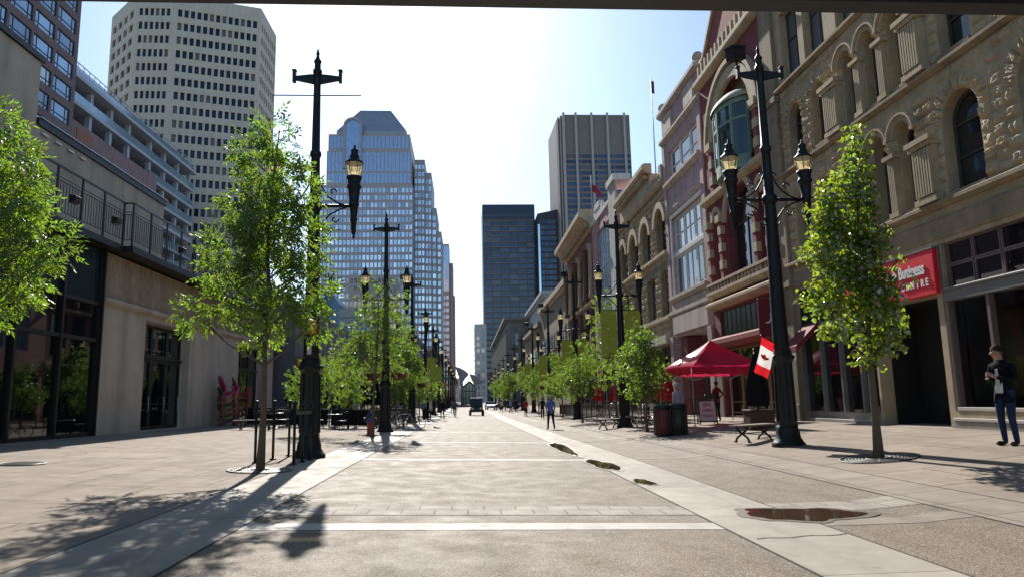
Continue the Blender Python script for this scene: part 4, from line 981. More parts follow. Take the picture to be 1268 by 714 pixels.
# ---- mirrored tower with mansard top
k=340/260.
def SX(x): return x*k
def SZ(z): return 1.5+(z-1.5)*k
M_gran=mat('pink grey granite cladding',(.38,.345,.36),.5,var=.12,vscale=.2)
M_mir=glass_mat('sky mirror glass',(.66,.72,.78),.07,.8,.8,0,(.8,.8,.8))
M_mir2=glass_mat('blue mirror glass',(.42,.50,.62),.08,.75,.8)
Z=thing('mirrored_tower','mirrored glass office tower with a sloping crown and an arched dormer','building',(SX(-37),340,0))
ox=SX(-37)
mb=MB(); rects=[]; strips=[]
def slab(x0,x1,z1,y0,y1,top=None):
    mb.box(SX(x0)-ox,y0,-.4,SX(x1)-ox,y1,SZ(z1))
def grid(x0,x1,za,zb,y,pw=1.86,ph=3.72):
    a,b=SX(x0)-ox,SX(x1)-ox; n=max(1,round((b-a)/pw)); cw=(b-a)/n; z=SZ(za)
    while z+ph<SZ(zb):
        for i in range(n): p=a+cw*(i+.17); q=a+cw*(i+.83); rects.append([(p,y-.05,z+.7),(q,y-.05,z+.7),(q,y-.05,z+ph-.75),(p,y-.05,z+ph-.75)])
        z+=ph
def vstrip(x0,x1,za,zb,y,pw=1.86):
    a,b=SX(x0)-ox,SX(x1)-ox; n=max(1,round((b-a)/pw)); cw=(b-a)/n
    for i in range(n): p=a+cw*(i+.12); q=a+cw*(i+.88); strips.append([(p,y-.05,SZ(za)),(q,y-.05,SZ(za)),(q,y-.05,SZ(zb)),(p,y-.05,SZ(zb))])
slab(-53.8,-19.4,81.7,0,40); slab(-51.5,-20,95,1.5-1.49,38); slab(-51,-20.5,101.6,.02,36)
grid(-53.8,-19.4,10,82.6,0); vstrip(-51.2,-20.2,82.5,86.3,-.0); vstrip(-51.2,-20.2,87,94.5,0); vstrip(-50.6,-45,96,100.8,0); vstrip(-38.5,-20.8,96,100.8,0)
for x0,x1,zt,y in ((-19.3,-15.3,94,9),(-15.2,-12.8,89,10),(-12.7,-10.9,75.1,11),(-10.8,-9.1,65.9,12)):
    slab(x0,x1,zt,y,45); grid(x0,x1,10,zt-1,y)
mb.build('wall',M_gran,Z)
many_windows(Z,rects,M_mir)
for q in strips:
    p=MB(); p.add(q,[(0,1,2,3)]); p.build('glass_strip',M_mir2,Z)
mb=MB(); 
b0=[(SX(-50.8)-ox,.1),(SX(-20.7)-ox,.1),(SX(-20.7)-ox,36),(SX(-50.8)-ox,36)]
z0=SZ(101.6)+.01
def fr(pts,za,pts2,zb): 
    o=[(x,y,za) for x,y in pts]+[(x,y,zb) for x,y in pts2]; mb.add(o,[(i,(i+1)%4,4+(i+1)%4,4+i) for i in range(4)]+[(4,5,6,7)])
b1=[(SX(-48.2)-ox,1),(SX(-21.8)-ox,1),(SX(-21.8)-ox,35),(SX(-48.2)-ox,35)]
b2=[(SX(-40.4)-ox,11),(SX(-28.9)-ox,11),(SX(-28.9)-ox,25),(SX(-40.4)-ox,25)]
b2=[(x*1.035,y) for x,y in b2]
fr(b1,z0,b1,SZ(103.2)); fr(b1,SZ(103.2)+.01,b2,SZ(114.6)); mb.build('mansard_roof',mat('grey blue metal roof',(.36,.39,.44),.5,.3,var=.2,vscale=.3),Z)
mb=MB(); a,b=SX(-44.6)-ox,SX(-39.2)-ox; zs=SZ(104.5); archring(mb,a,b,zs,1.1,1.4,0,12); mb.box(a-1.1,-1.4,SZ(88),a,0,zs); mb.box(b,-1.4,SZ(88),b+1.1,0,zs); mb.build('dormer_surround',M_gran,Z)
mb=MB(); ap=arcpts(a,b,zs,12); mb.add([(p[0],-.6,p[1]) for p in [(a,SZ(88))]+ap+[(b,SZ(88))]],[tuple(reversed(range(len(ap)+2)))]); mb.prism([(a,zs-.5),(b,zs-.5)]+[(p[0],p[1]) for p in reversed(ap)],'y',-.5,8); mb.build('dormer_glass',M_mir2,Z)
# slim tower beside it
Q=thing('slim_tower','slim far tower with pinkish bands right of the mirrored tower','building',(SX(-8.9)*1.3,340*1.3,0))
kk=1.3; wq=(SX(-6)-SX(-8.9))*kk
mb=MB(); mb.box(0,0,-.4,wq,20,SZ(40)*kk); mb.box(0,.02,SZ(40)*kk+.01,wq,20,SZ(58.7)*kk); mb.box(wq+.01,2,-.4,wq+2.4,20,SZ(51.7)*kk); mb.box(wq+2.41,3,-.4,wq+3.4,20,SZ(39.6)*kk); mb.build('wall',mat('pinkish tower cladding',(.30,.22,.22),.6,var=.15,vscale=.2),Q)
rects=[]; z=8
while z<SZ(39)*kk: 
    for i in range(2): rects.append([(.3+i*wq/2,-.05,z),(wq/2-.2+i*wq/2,-.05,z),(wq/2-.2+i*wq/2,-.05,z+2.3),(.3+i*wq/2,-.05,z+2.3)])
    z+=4
many_windows(Q,rects,M_mir2)
p=MB(); p.box(.1,-.06,SZ(41)*kk,wq-.1,.015,SZ(58)*kk); p.build('glass_crown',M_mir2,Q)

# ---- right hand towers
def tower(name,label,x0,x1,y,zt,wall,glass,fl,bays,ribs=None,depth=30,capz=0,gh=.62,ribm=None,chamfer=0,z0=8):
    o=thing(name,label,'building',(x0,y,0)); w=x1-x0
    mb=MB()
    if chamfer: mb.prism([(chamfer*.25,chamfer*2.2),(0,depth),(w,depth),(w+chamfer*.3,chamfer*2.2),(w-.01,0.01),(chamfer,0.01)][::-1],'z',-.4,zt)
    else: mb.box(0,0,-.4,w,depth,zt)
    mb.build('wall',wall,o); rects=[]
    a0=chamfer; bw=(w-a0)/bays; z=z0
    while z+fl<zt-capz:
        for i in range(bays):
            p=a0+bw*i+.25; q=a0+bw*(i+1)-.25
            rects.append([(p,-.05,z),(q,-.05,z),(q,-.05,z+fl*gh),(p,-.05,z+fl*gh)])
        z+=fl
    many_windows(o,rects,glass)
    if ribs:
        mb=MB()
        for r in ribs: mb.box(r-.7,-1.6,-.4,r+.7,-.06,zt+.9)
        if chamfer:
            for q in (.33,.66): mb.box(chamfer*(1-q)-.3,chamfer*2.2*q-1.2,-.4,chamfer*(1-q)+.3,chamfer*2.2*q+.3,zt+.4)
        mb.build('rib',ribm,o)
    return o
s=1.4
tower('ribbed_tower','tall brown tower with pale vertical ribs and dark ribbon windows right of centre',41.3*s,74.3*s,300*s,1.5+125*s,mat('brown grey precast',(.24,.205,.18),.7,var=.12,vscale=.2),glass_mat('blue brown ribbon glass',(.05,.07,.12),.06,.3,.8,0,(.12,.10,.08)),3.6,4,[ (x-41.3)*s for x in (44.3,49.4+.4,56.3+.6,64.0,71.7)],45,17*s,.6,mat('pale rib concrete',(.46,.42,.38),.7,var=.1),4.0)
s=1.5
dt=tower('dark_glass_tower','square dark blue glass tower with thin light floor lines near the end of the street',7.6*s,30.4*s,300*s,1.5+83.7*s,mat('dark bronze spandrel',(.085,.075,.075),.4,.3,var=.2,vscale=.2),glass_mat('deep blue ribbon glass',(.035,.055,.10),.05,.25,.8,0,(.07,.075,.085)),3.5,6,None,34,10,.66)
mb=MB()
for i in range(33): mb.box(0,-.25,8.0+i*3.5-.35,22.8*s,-.06,8.0+i*3.5-.2)
mb.build('floor_line',mat('pale metal strip',(.30,.28,.27),.4,.4,var=.1),dt)
mb=MB(); mb.box(.2,-.12,1.5+83.7*s-9.6,22.6*s,-.02,1.5+83.7*s-.6); mb.build('plant_screen',glass_mat('dark blue screen',(.03,.035,.06),.2,.3,.6),dt)
s=1.45
nt_=thing('slant_tower','narrow dark glass tower with a slanting roof between the two taller towers','building',(31.6*s,300*s,0))
mb=MB(); mb.prism([(0,-.4),(9.6*s,-.4),(9.6*s,82.6*s),(0,80.6*s)],'y',0,30); mb.build('wall',mat('black brown cladding',(.04,.037,.045),.4,.3,var=.2,vscale=.2),nt_)
rects=[]
for r in range(30):
    for i in range(5): rects.append([(1.8+i*2.4,-.05,6+r*3.6),(3.9+i*2.4,-.05,6+r*3.6),(3.9+i*2.4,-.05,8.4+r*3.6),(1.8+i*2.4,-.05,8.4+r*3.6)])
many_windows(nt_,rects,glass_mat('deep blue ribbon glass',(.03,.05,.1)))
p=MB(); p.box(.1,-.1,20,1.3,-.02,110); p.build('edge_strip',M_mir,nt_)
# far skyline fillers at the end of the street
plain_block('hazy_block','pale low block beyond the steel sculptures',-14,600,-3,640,20,M_wst,M_gsky,3.6,4,colw=3)
plain_block('hazy_block','low brown block beyond the sculptures, right of the pale one',6,520,20,560,26,M_tan,M_gdark,3.6,4,colw=3)
# ================================================================== STREET LAMPS
M_lamp=mat('black green lamp paint',(.008,.010,.010),.45,.0,var=.4,vscale=6,bump=.12,bscale=40,spec=.35)
M_lens=trans_mat('frosted lantern glass',(.85,.78,.6),(1,.9,.62),.8,.10)
_n=M_lens.node_tree; _o=[q for q in _n.nodes if q.type=='OUTPUT_MATERIAL'][0]; _s=_o.inputs[0].links[0].from_socket; _t=_n.nodes.new('ShaderNodeBsdfTransparent'); _t.inputs[0].default_value=(1,.93,.72,1); _m=_n.nodes.new('ShaderNodeMixShader'); _m.inputs[0].default_value=.45; _n.links.new(_s,_m.inputs[1]); _n.links.new(_t.outputs[0],_m.inputs[2]); _n.links.new(_m.outputs[0],_o.inputs[0])
def scroll(mb,x0,z0,dx,dz,r=.022):
    """S-shaped wrought scroll between pole and arm"""
    pts=[]
    for i in range(15):
        a=i/14*PI*1.5; rr=.10*(1-i/20); pts.append((x0+dx*.55+dx/abs(dx)*(-.0+rr*math.cos(a)),0,z0+dz*.55+dz/abs(dz)*rr*math.sin(a)))
    mb.tube(pts,[r*.8]*15,6)
    q=[(x0,0,z0+dz),(x0+dx*.12,0,z0+dz*.72),(x0+dx*.35,0,z0+dz*.35),(x0+dx*.75,0,z0+dz*.08),(x0+dx,0,z0)]
    mb.tube(q,[r]*5,6)
    mb.tube([(x0+.02*dx+dx/abs(dx)*.09*math.cos(a_),0,z0+dz+.09*math.sin(a_)*dz/abs(dz)) for a_ in [i*.5 for i in range(11)]],[r*.8]*11,6)
def make_lamp():
    t=thing('street_lamp','','street lamp')
    mb=MB(); mb.lathe([(.40,-.12),(.40,.07),(.36,.10),(.33,.17),(.30,.20),(.285,.34),(.25,.42),(.255,.5)],n=16)
    mb.lathe([(.255,.5),(.245,.55),(.235,2.05),(.26,2.1),(.285,2.14),(.285,2.22),(.25,2.27),(.22,2.4)],n=8,smooth=False,rot=PI/8)
    for i in range(8): a=i*PI/4; mb.bar((.245*math.cos(a),.245*math.sin(a),.6),(.225*math.cos(a),.225*math.sin(a),2.0),.035,.035)
    for i in range(8): a=i*PI/4+PI/8; mb.ball((.27*math.cos(a),.27*math.sin(a),2.19),.045,8,5)
    mb.build('base',M_lamp,t)
    mb=MB(); mb.lathe([(.205,2.4),(.195,2.5),(.175,4.0),(.15,6.0),(.135,6.25),(.16,6.27),(.16,6.33),(.13,6.36),(.115,7.6),(.14,7.63),(.15,7.68),(.14,7.74),(.11,7.78),(.092,9.5),(.10,9.9),(.12,9.92),(.12,10.0),(.085,10.03),(.08,10.2),(.10,10.22),(.10,10.26),(.05,10.34),(.035,10.42),(.05,10.46),(.01,10.62)],n=12)
    mb.build('pole',M_lamp,t)
    mb=MB()
    for s in (-1,1):
        mb.prism([(s*.09,9.62),(s*.6,9.73),(s*.6,9.82),(s*.3,9.86),(s*.09,9.88)],'y',-.045,.045); mb.box(min(s*.56,s*.64),-.06,9.66,max(s*.56,s*.64),.06,9.98); mb.cbox((s*.6,0,9.99),(.11,.14,.03))
    mb.build('cross_arm',M_lamp,t)
    mb=MB(); mb.tube([(-.98,0,6.3),(.98,0,6.3)],.042,8); mb.lathe([(.17,6.2),(.19,6.24),(.19,6.38),(.17,6.42)],n=12)
    for s in (-1,1):
        scroll(mb,s*.12,6.33,s*.62,.62); scroll(mb,s*.14,6.26,s*.68,-.55); mb.ball((s*.3,0,6.3),.06,8,5)
    mb.build('bracket',M_lamp,t)
    for s in (-1,1):
        c=(s*1.0,0,0)
        mb=MB(); mb.lathe([(.005,5.42),(.04,5.47),(.028,5.52),(.06,5.6),(.075,5.9),(.095,5.92),(.095,5.96),(.08,5.98),(.11,6.3),(.13,6.32),(.13,6.38),(.12,6.4),(.155,6.75),(.185,6.78),(.185,6.84),(.16,6.87),(.17,7.0),(.20,7.03),(.2,7.08),(.13,7.1)],c,12)
        tr=mb.build('torch',M_lamp,t)
        mb=MB(); mb.lathe([(.125,7.1),(.16,7.13),(.215,7.36),(.225,7.44)],c,14); mb.build('lantern_glass',M_lens,tr)
        mb=MB(); mb.lathe([(.235,7.43),(.235,7.47),(.17,7.52),(.12,7.6),(.13,7.63),(.10,7.66),(.09,7.76),(.11,7.78),(.06,7.83),(.025,7.86),(.035,7.9),(.005,7.95)],c,14)
        for i in range(6): a=i*PI/3; mb.bar((c[0]+.165*math.cos(a),.165*math.sin(a),7.12),(c[0]+.228*math.cos(a),.228*math.sin(a),7.45),.014)
        mb.build('lantern_cap',M_lamp,tr)
    return t
LAMP=make_lamp(); first=True
LYS=[18.0,34.4,51,67.5,84,100.5,117,134,152,172,195,220]
LAMPPOS={}
for side,X,nm in ((-1,-3.85,'left'),(1,7.8,'right')):
    for i,y in enumerate(LYS):
        y2=y-.4*(side>0) ; x=X+((.18,-.3)[i] if side>0 and i<2 else 0)
        o=LAMP if first else copy_tree(LAMP); first=False
        place(o,x,y2,0,f'black twin torch street lamp on the {nm} side of the street, {ORD[i]} from the camera' if i else f'tall black twin torch street lamp nearest the camera on the {nm} side'); o['group']='twin torch street lamps lining the street'
        LAMPPOS[(side,i)]=(o,x,y2)
def floodbox(o,sx=-1):
    mb=MB(); mb.box(-.2,-.16,0,.2,.16,.34); mb.box(-.22,-.18,.3,.22,.18,.36); mb.box(-.02,-.02,-.3,.02,.02,0)
    q=mb.build('floodlight_box',M_dk,o); q.location=(sx*.62,0,10.18); q.rotation_euler=(.1,.12*sx,.3)
for s,i in ((1,0),(1,2),(1,3),(-1,4),(1,4),(-1,2)): floodbox(LAMPPOS[(s,i)][0])
o=LAMPPOS[(-1,0)][0]
mb=MB(); mb.tube([(-1.15,0,9.3),(1.15,0,9.3)],.016,6); mb.build('thin_rod',M_lamp,o)
mb=MB(); mb.box(-.19,-.235,3.0,.16,-.20,3.36); q=mb.build('orange_plate',mat('orange notice plate',(.65,.22,.02),.5,var=.2),o)
mb=MB(); mb.box(-.12,-.243,3.07,-.06,-.236,3.29); mb.box(-.02,-.243,3.07,.1,-.236,3.11); mb.box(-.02,-.243,3.17,.08,-.236,3.2); mb.build('plate_marks',M_lamp,o)
mb=MB(); mb.box(-.05,-.25,2.5,.05,-.22,2.72); mb.build('small_label',mat('grey label',(.5,.5,.5),.5,var=.1),o)

# banners on the right hand lamps (and a few left ones)
def banner_mat():
    m=bpy.data.materials.new('olive green banner'); m.use_nodes=True; nt=m.node_tree; N=nt.nodes; L=nt.links; N.clear()
    tc=N.new('ShaderNodeTexCoord'); mp=N.new('ShaderNodeMapping'); L.new(tc.outputs['Object'],mp.inputs['Vector']); mp.inputs['Scale'].default_value=(1,0,1)
    v=N.new('ShaderNodeTexVoronoi'); v.inputs['Scale'].default_value=4.2; v.inputs['Randomness'].default_value=.8; L.new(mp.outputs[0],v.inputs['Vector'])
    r=N.new('ShaderNodeMapRange'); r.inputs['From Min'].default_value=.16; r.inputs['From Max'].default_value=.2; r.inputs['To Min'].default_value=1; r.inputs['To Max'].default_value=0; L.new(v.outputs['Distance'],r.inputs['Value'])
    mx=N.new('ShaderNodeMix'); mx.data_type='RGBA'; mx.inputs[6].default_value=(.28,.31,.085,1); mx.inputs[7].default_value=(.52,.55,.28,1); L.new(r.outputs[0],mx.inputs['Factor'])
    d=N.new('ShaderNodeBsdfDiffuse'); t=N.new('ShaderNodeBsdfTranslucent'); a=N.new('ShaderNodeMixShader'); o=N.new('ShaderNodeOutputMaterial'); a.inputs[0].default_value=.4
    L.new(mx.outputs[2],d.inputs[0]); L.new(mx.outputs[2],t.inputs[0]); L.new(d.outputs[0],a.inputs[1]); L.new(t.outputs[0],a.inputs[2]); L.new(a.outputs[0],o.inputs[0]); return m
M_ban=banner_mat()
def make_banner():
    b=thing('banner','','banner')
    mb=MB(); nz=12; nx=5; vs=[]
    for yy in (0,.012):
        for j in range(nz+1):
            for i in range(nx+1): vs.append((.78*i/nx,.02*math.sin(j*.9+i*.7)+yy,-2.3*j/nz))
    m=(nx+1)*(nz+1); fs=[]
    for k in (0,m): fs+=[(k+j*(nx+1)+i,k+j*(nx+1)+i+1,k+(j+1)*(nx+1)+i+1,k+(j+1)*(nx+1)+i) for j in range(nz) for i in range(nx)]
    mb.add(vs,fs,0,True); mb.build('cloth',M_ban,b)
    mb=MB(); mb.tube([(-.1,.006,.0),(.82,.006,.0)],.018,6); mb.tube([(-.1,.006,-2.3),(.82,.006,-2.3)],.018,6); mb.build('rod',M_lamp,b)
    mb=MB()
    for u,z,r in ((.25,-1.2,.1),(.3,-1.75,.16),(.55,-.7,.08)):
        n=18
        for i in range(n):
            a=2*PI*i/n; c=2*PI*(i+1)/n; mb.bar((u+r*math.cos(a),-.035,z+r*math.sin(a)),(u+r*math.cos(c),-.035,z+r*math.sin(c)),.02,.006,up=(0,1,0))
    mb.build('ring_pattern',mat('pale banner print',(.6,.62,.42),.8,var=.1),b)
    return b
BAN=make_banner(); first=True
for s,i in [(1,1),(1,2),(1,3),(1,4),(-1,3),(-1,4)]:
    o,x,y=LAMPPOS[(s,i)]
    for d in (-1,1):
        b=BAN if first else copy_tree(BAN); first=False
        b.location=(x+d*.2,y,gz(x,y)+5.6); b.rotation_euler.z=0 if d>0 else PI
        nm='right' if s>0 else 'left'
        tag(b,f"olive green banner hanging {'left' if d<0 else 'right'} of the {ORD[i]} lamp post on the {nm} pavement",'banner','green banners hanging from the lamp posts')

# ================================================================== FOLIAGE
M_leafA=leaf_mat('ash leaf',(.03,.06,.011),(.28,.45,.028),.3,.08)
M_leafB=leaf_mat('glossy round leaf',(.035,.062,.010),(.38,.52,.028),.18,.13)
M_leafC=leaf_mat('street tree leaf',(.032,.062,.012),(.22,.36,.028),.4,.08)
M_bark=mat('grey brown bark',(.13,.095,.065),.9,var=.4,vscale=14,bump=.6,bscale=30)
M_flow=mat('red flower',(.45,.04,.05),.6,var=.4,vscale=30)
M_bask=mat('dark coir basket',(.03,.022,.015),.95,var=.4,vscale=20,bump=.5,bscale=40)
def leaf(mb,p,d,nrm,l,wd,kind=0):
    d=d.normalized(); s=d.cross(nrm)
    if s.length<1e-3: s=Vector((1,0,0))
    s.normalize(); u=s.cross(d)
    if kind==0:   # slender pointed leaflet, folded on the midrib
        mb.add([p,p+d*l*.45+s*wd/2+u*wd*.15,p+d*l-u*l*.12,p+d*l*.45-s*wd/2+u*wd*.15],[(0,1,2),(0,2,3)])
    else:         # rounded heart leaf
        mb.add([p,p+d*l*.3+s*wd*.5+u*wd*.12,p+d*l*.72+s*wd*.32,p+d*l-u*l*.1,p+d*l*.72-s*wd*.32,p+d*l*.3-s*wd*.5+u*wd*.12],[(0,1,2,3),(0,3,4,5)])
def rv(rg): 
    z=rg.uniform(-1,1); a=rg.uniform(0,2*PI); r=math.sqrt(1-z*z); return Vector((r*math.cos(a),r*math.sin(a),z))
def crown(rg,clumps,n,l,wd,kind,spray=6,droop=.35):
    """clumps: (centre, radii) ellipsoids; sprays of leaves on and inside them"""
    mb=MB(); wts=[c[1][0]*c[1][1]*c[1][2] for c in clumps]; tot=sum(wts)
    for (c,r),wt in zip(clumps,wts):
        for _ in range(max(2,int(n*wt/tot))):
            v=rv(rg); q=rg.random()**.42; p=Vector((c[0]+v.x*r[0]*q,c[1]+v.y*r[1]*q,c[2]+v.z*r[2]*q))
            ax=(v+rv(rg)*.7+Vector((0,0,-droop))).normalized(); side=ax.cross(rv(rg)).normalized()
            if kind==0:
                L=l*rg.uniform(2.0,3.0)
                for k in range(spray):
                    t=(k//2+1)/(spray/2+.5); b=p+ax*L*t*.8; sgn=1 if k%2 else -1
                    dd=(ax*.75+side*sgn*.9+rv(rg)*.25+Vector((0,0,-.2))) if k<spray-1 else ax
                    leaf(mb,b,dd,ax.cross(side)+rv(rg)*.35,l*rg.uniform(.6,1.25),wd*rg.uniform(.7,1.25),0)
            else:
                for k in range(spray):
                    b=p+rv(rg)*l*1.3; leaf(mb,b,(ax*.4+rv(rg)+Vector((0,0,-droop*1.4))),rv(rg)+Vector((0,0,.6)),l*(q_:=rg.uniform(.5,1.3)),wd*q_*rg.uniform(.85,1.15),1)
    return mb
def branches(rg,mb,base,top,r0,clumps,bend=.06):
    n=8; pts=[]; 
    for i in range(n+1):
        t=i/n; pts.append(Vector(base).lerp(Vector(top),t)+Vector((rg.uniform(-1,1),rg.uniform(-1,1),0))*bend*(0 if i==0 else 1)*min(1,t*2))
    rad=[r0*(1-.85*(i/n)**.9)*(1.25 if i==0 else 1) for i in range(n+1)]
    mb.tube(pts,rad,9)
    for c,r in clumps:
        c=Vector(c); zz=max(base[2]+.3*(top[2]-base[2]),c.z-.55*(Vector((c.x-base[0],c.y-base[1],0)).length)-.35)
        t=min(.93,max(.15,(zz-base[2])/(top[2]-base[2]))); k=int(t*n); a=pts[k].lerp(pts[min(k+1,n)],t*n-k)
        rr=rad[k]*.55; m=a.lerp(c,.5)+Vector((0,0,-.06))+rv(rg)*.05
        mb.tube([a,m,c],[rr,rr*.6,rr*.25],6)
        for _ in range(4):
            q=c+Vector(rv(rg)).xyz*min(r)*.8; mb.tube([m.lerp(c,.4),q],[rr*.35,rr*.1],5)
def tree(name,label,x,y,clumps,n,l,wd,kind,trunk_top,r0,leafm,seed,spray=6,group='street trees along the pavements',cat='tree',droop=.35):
    rg=random.Random(seed); t=thing(name,label,cat,(x,y,gz(x,y)),0,group)
    mb=MB(); branches(rg,mb,(0,0,-.05),trunk_top,r0,clumps); mb.build('trunk',M_bark,t)
    crown(rg,clumps,n,l,wd,kind,spray,droop).build('crown',leafm,t)
    return t
G_T='street trees along the pavements'
# nearest left ash tree
def C(x,y,z,a,b=None,c=None): return ((x,y,z),(a,b or a,c or a))
clA=[C(.12,0,7.1,.33,.33,.5),C(.02,.1,6.35,.55,.5,.5),C(-.42,-.1,6.7,.34,.34,.42),C(.55,0,5.9,.42,.5,.5),C(-.5,.2,5.65,.45,.5,.42),C(.1,-.3,5.2,.6,.6,.5),C(.72,-.1,4.75,.5,.5,.5),C(-.62,-.3,4.6,.48,.5,.4),C(-1.05,.2,4.3,.36,.4,.3),
     C(0,.3,4.1,.65,.6,.5),C(.85,.2,3.85,.45,.5,.42),C(-.85,0,3.55,.5,.5,.32),C(-1.35,-.1,3.3,.36,.4,.25),C(.35,-.4,3.3,.55,.5,.4),C(.95,-.1,3.1,.38,.4,.3),C(-.15,.1,2.85,.32,.4,.25),C(-.05,.5,4.9,.5,.5,.5)]
clA=[((c[0][0],c[0][1],c[0][2]-.2),c[1]) for c in clA]
tree('ash_tree','slim young ash tree with pointed leaves standing before the nearest left lamp post',-4.06,14.6,clA,1650,.13,.05,0,(.1,0,7.0),.075,M_leafA,11,7,G_T)
# ash tree at the left edge
clL=[C(.0,0,7.2,.5,.5,.55),C(.45,0,6.4,.6,.6,.5),C(-.5,.2,6.3,.6),C(.75,-.2,5.5,.6,.6,.45),C(0,.3,5.4,.8),C(1.2,.1,4.75,.5,.5,.38),C(.35,-.3,4.5,.75,.7,.5),C(1.55,-.1,4.3,.38,.4,.3),C(-.6,0,4.6,.7),C(.7,.2,3.6,.55,.6,.42),C(.1,0,3.1,.6,.5,.4),C(1.0,-.1,3.9,.45)]
tree('ash_tree','leafy ash tree cut off by the left edge in front of the dark glass corner',-10.35,15.6,clL,1600,.135,.053,0,(0,0,7.0),.085,M_leafA,12,7,G_T)
# nearest right tree with round leaves
clR=[C(.12,0,6.35,.25,.28,.42),C(.1,.1,5.75,.42,.4,.45),C(-.2,-.1,5.25,.48,.45,.42),C(.2,.1,5.0,.34,.4,.4),C(-.65,0,4.85,.36,.36,.36),C(-.25,.2,4.45,.6,.55,.42),C(.22,-.1,4.3,.36,.4,.4),C(-.85,-.1,4.0,.38,.38,.36),C(-.1,.1,3.7,.62,.6,.42),C(.3,0,3.4,.38,.45,.36),C(-.75,.1,3.15,.45,.45,.36),C(0,-.2,2.95,.6,.55,.36),C(.6,.1,2.6,.36,.36,.26),C(-.55,0,2.5,.4,.4,.26),C(.25,0,2.3,.45,.45,.3),C(.95,0,3.5,.12,.14,.12),C(.85,0,4.0,.1,.1,.16),C(.0,0,1.95,.3,.3,.22),C(.55,.0,4.55,.16,.16,.2)]
tree('poplar_tree','slim young tree with shiny round leaves in an iron grate before the red shop sign',7.93,13.6,clR,1150,.10,.098,1,(.1,0,6.2),.085,M_leafB,13,6,G_T)
# farther street trees: a few crowns, copied
def proto(seed,h,wd,n,l,lw,kind,leafm,name,r0=.07,low=.33):
    rg=random.Random(seed); cl=[]
    m=11
    for i in range(m):
        t=(i+.5)/m; z=h*(low+(1-low)*t); rr=wd*math.sin(PI*min(1,.22+.78*t*.98))**.7*.55
        for k in range(2 if rr>wd*.3 else 1):
            a=rg.uniform(0,6.28); q=rr*rg.uniform(.3,.95); cl.append(C(q*math.cos(a),q*math.sin(a),z+rg.uniform(-.15,.15),max(.22,rr*rg.uniform(.6,.95)),max(.22,rr*rg.uniform(.6,.95)),max(.25,h*.085)))
    return tree(name,'x',0,0,cl,n,l,lw,kind,(0,0,h*.93),r0,leafm,seed,6,G_T)
PA=proto(21,6.0,1.8,560,.15,.06,0,M_leafC,'street_tree',low=.46); PB=proto(22,5.2,2.1,620,.13,.11,1,M_leafC,'street_tree'); PC=proto(23,4.6,2.3,600,.15,.065,0,M_leafC,'street_tree',low=.4)
used=set()
def ptree(P,x,y,label,s=1,rot=0,sz=None):
    o=P if P.name not in used else copy_tree(P); used.add(P.name)
    place(o,x,y,rot,label,0,(s,s,sz or s)); o.rotation_euler.x=.05*math.sin(x*7+y); o.rotation_euler.y=.05*math.cos(x*3+y*2); return o
ptree(PC,-6.0,29.5,'low bushy tree directly behind the nearest left lamp post',.74,1)
ptree(PA,-3.75,29.0,'tall loose tree just before the second left lamp post, left of its pole',1.05,2)
ptree(PB,-3.7,42.5,'round leaved tree between the second and third left lamp posts',.85,3,1.0)
ptree(PC,-6.4,39.5,'wide pale green tree over the left patio fence',.72,2.2)
ptree(PA,-4.6,47,'slim tree just before the third left lamp post',1.05,.5)
ptree(PC,-3.9,59,'spreading tree between the third and fourth left lamp posts',.85,.2)
ptree(PB,-4.4,76,'round tree between the fourth and fifth left lamp posts',.9,5)
ptree(PA,-4.8,93,'slim tree between the fifth and sixth left lamp posts',1.2,4)
ptree(PC,-5.0,112,'small far tree near the sixth left lamp post',1.2,4)
ptree(PB,7.2,28.6,'dark round crowned tree over the bin at the right pavement',.90,1.5,.86)
ptree(PA,8.6,41,'tall slim tree right behind the second right lamp post',1.22,2.5)
ptree(PC,7.0,43.5,'spreading tree between the second and third right lamp posts',.95,.7)
ptree(PB,7.6,57,'round tree between the third and fourth right lamp posts',1.05,3.5)
ptree(PC,7.3,73,'wide tree between the fourth and fifth right lamp posts',.9,1.9,1.05)
ptree(PA,7.4,90,'slim tree between the fifth and sixth right lamp posts',1.05,5.5)
ptree(PB,6.6,110,'round far tree just before the seventh right lamp post',1.2,2.9)
ptree(PC,6.2,140,'far spreading tree on the right near the parked cars',1.3,2.2)
ptree(PA,-9.5,56,'dark tree beside the patio restaurant wall',1.0,3.1)
# hanging baskets
def make_basket(seed=3):
    t=thing('hanging_basket','','flower basket'); rg=random.Random(seed)
    mb=MB(); mb.lathe([(.02,-.32),(.2,-.27),(.34,-.1),(.38,.02),(.02,.03)],n=16); mb.build('basket',M_bask,t)
    cl=[C(.34*math.cos(a),.34*math.sin(a),rg.uniform(-.08,.12),.24,.24,.2) for a in [i*PI/3.5 for i in range(7)]]+[C(0,0,.2,.34,.34,.24)]
    crown(rg,cl,150,.10,.05,0,5).build('foliage',M_leafC,t)
    mb=MB()
    for _ in range(70):
        v=rv(rg); p=Vector((v.x*.55,v.y*.55,v.z*.28-.04)); mb.ball(p,rg.uniform(.025,.045),6,4)
    mb.build('flowers',M_flow,t)
    mb=MB()
    for i in range(3): a=i*2.1; mb.tube([(.36*math.cos(a),.36*math.sin(a),.02),(0,0,.75)],.008,4)
    mb.build('chain',M_lamp,t); return t
BK=make_basket(); first=True
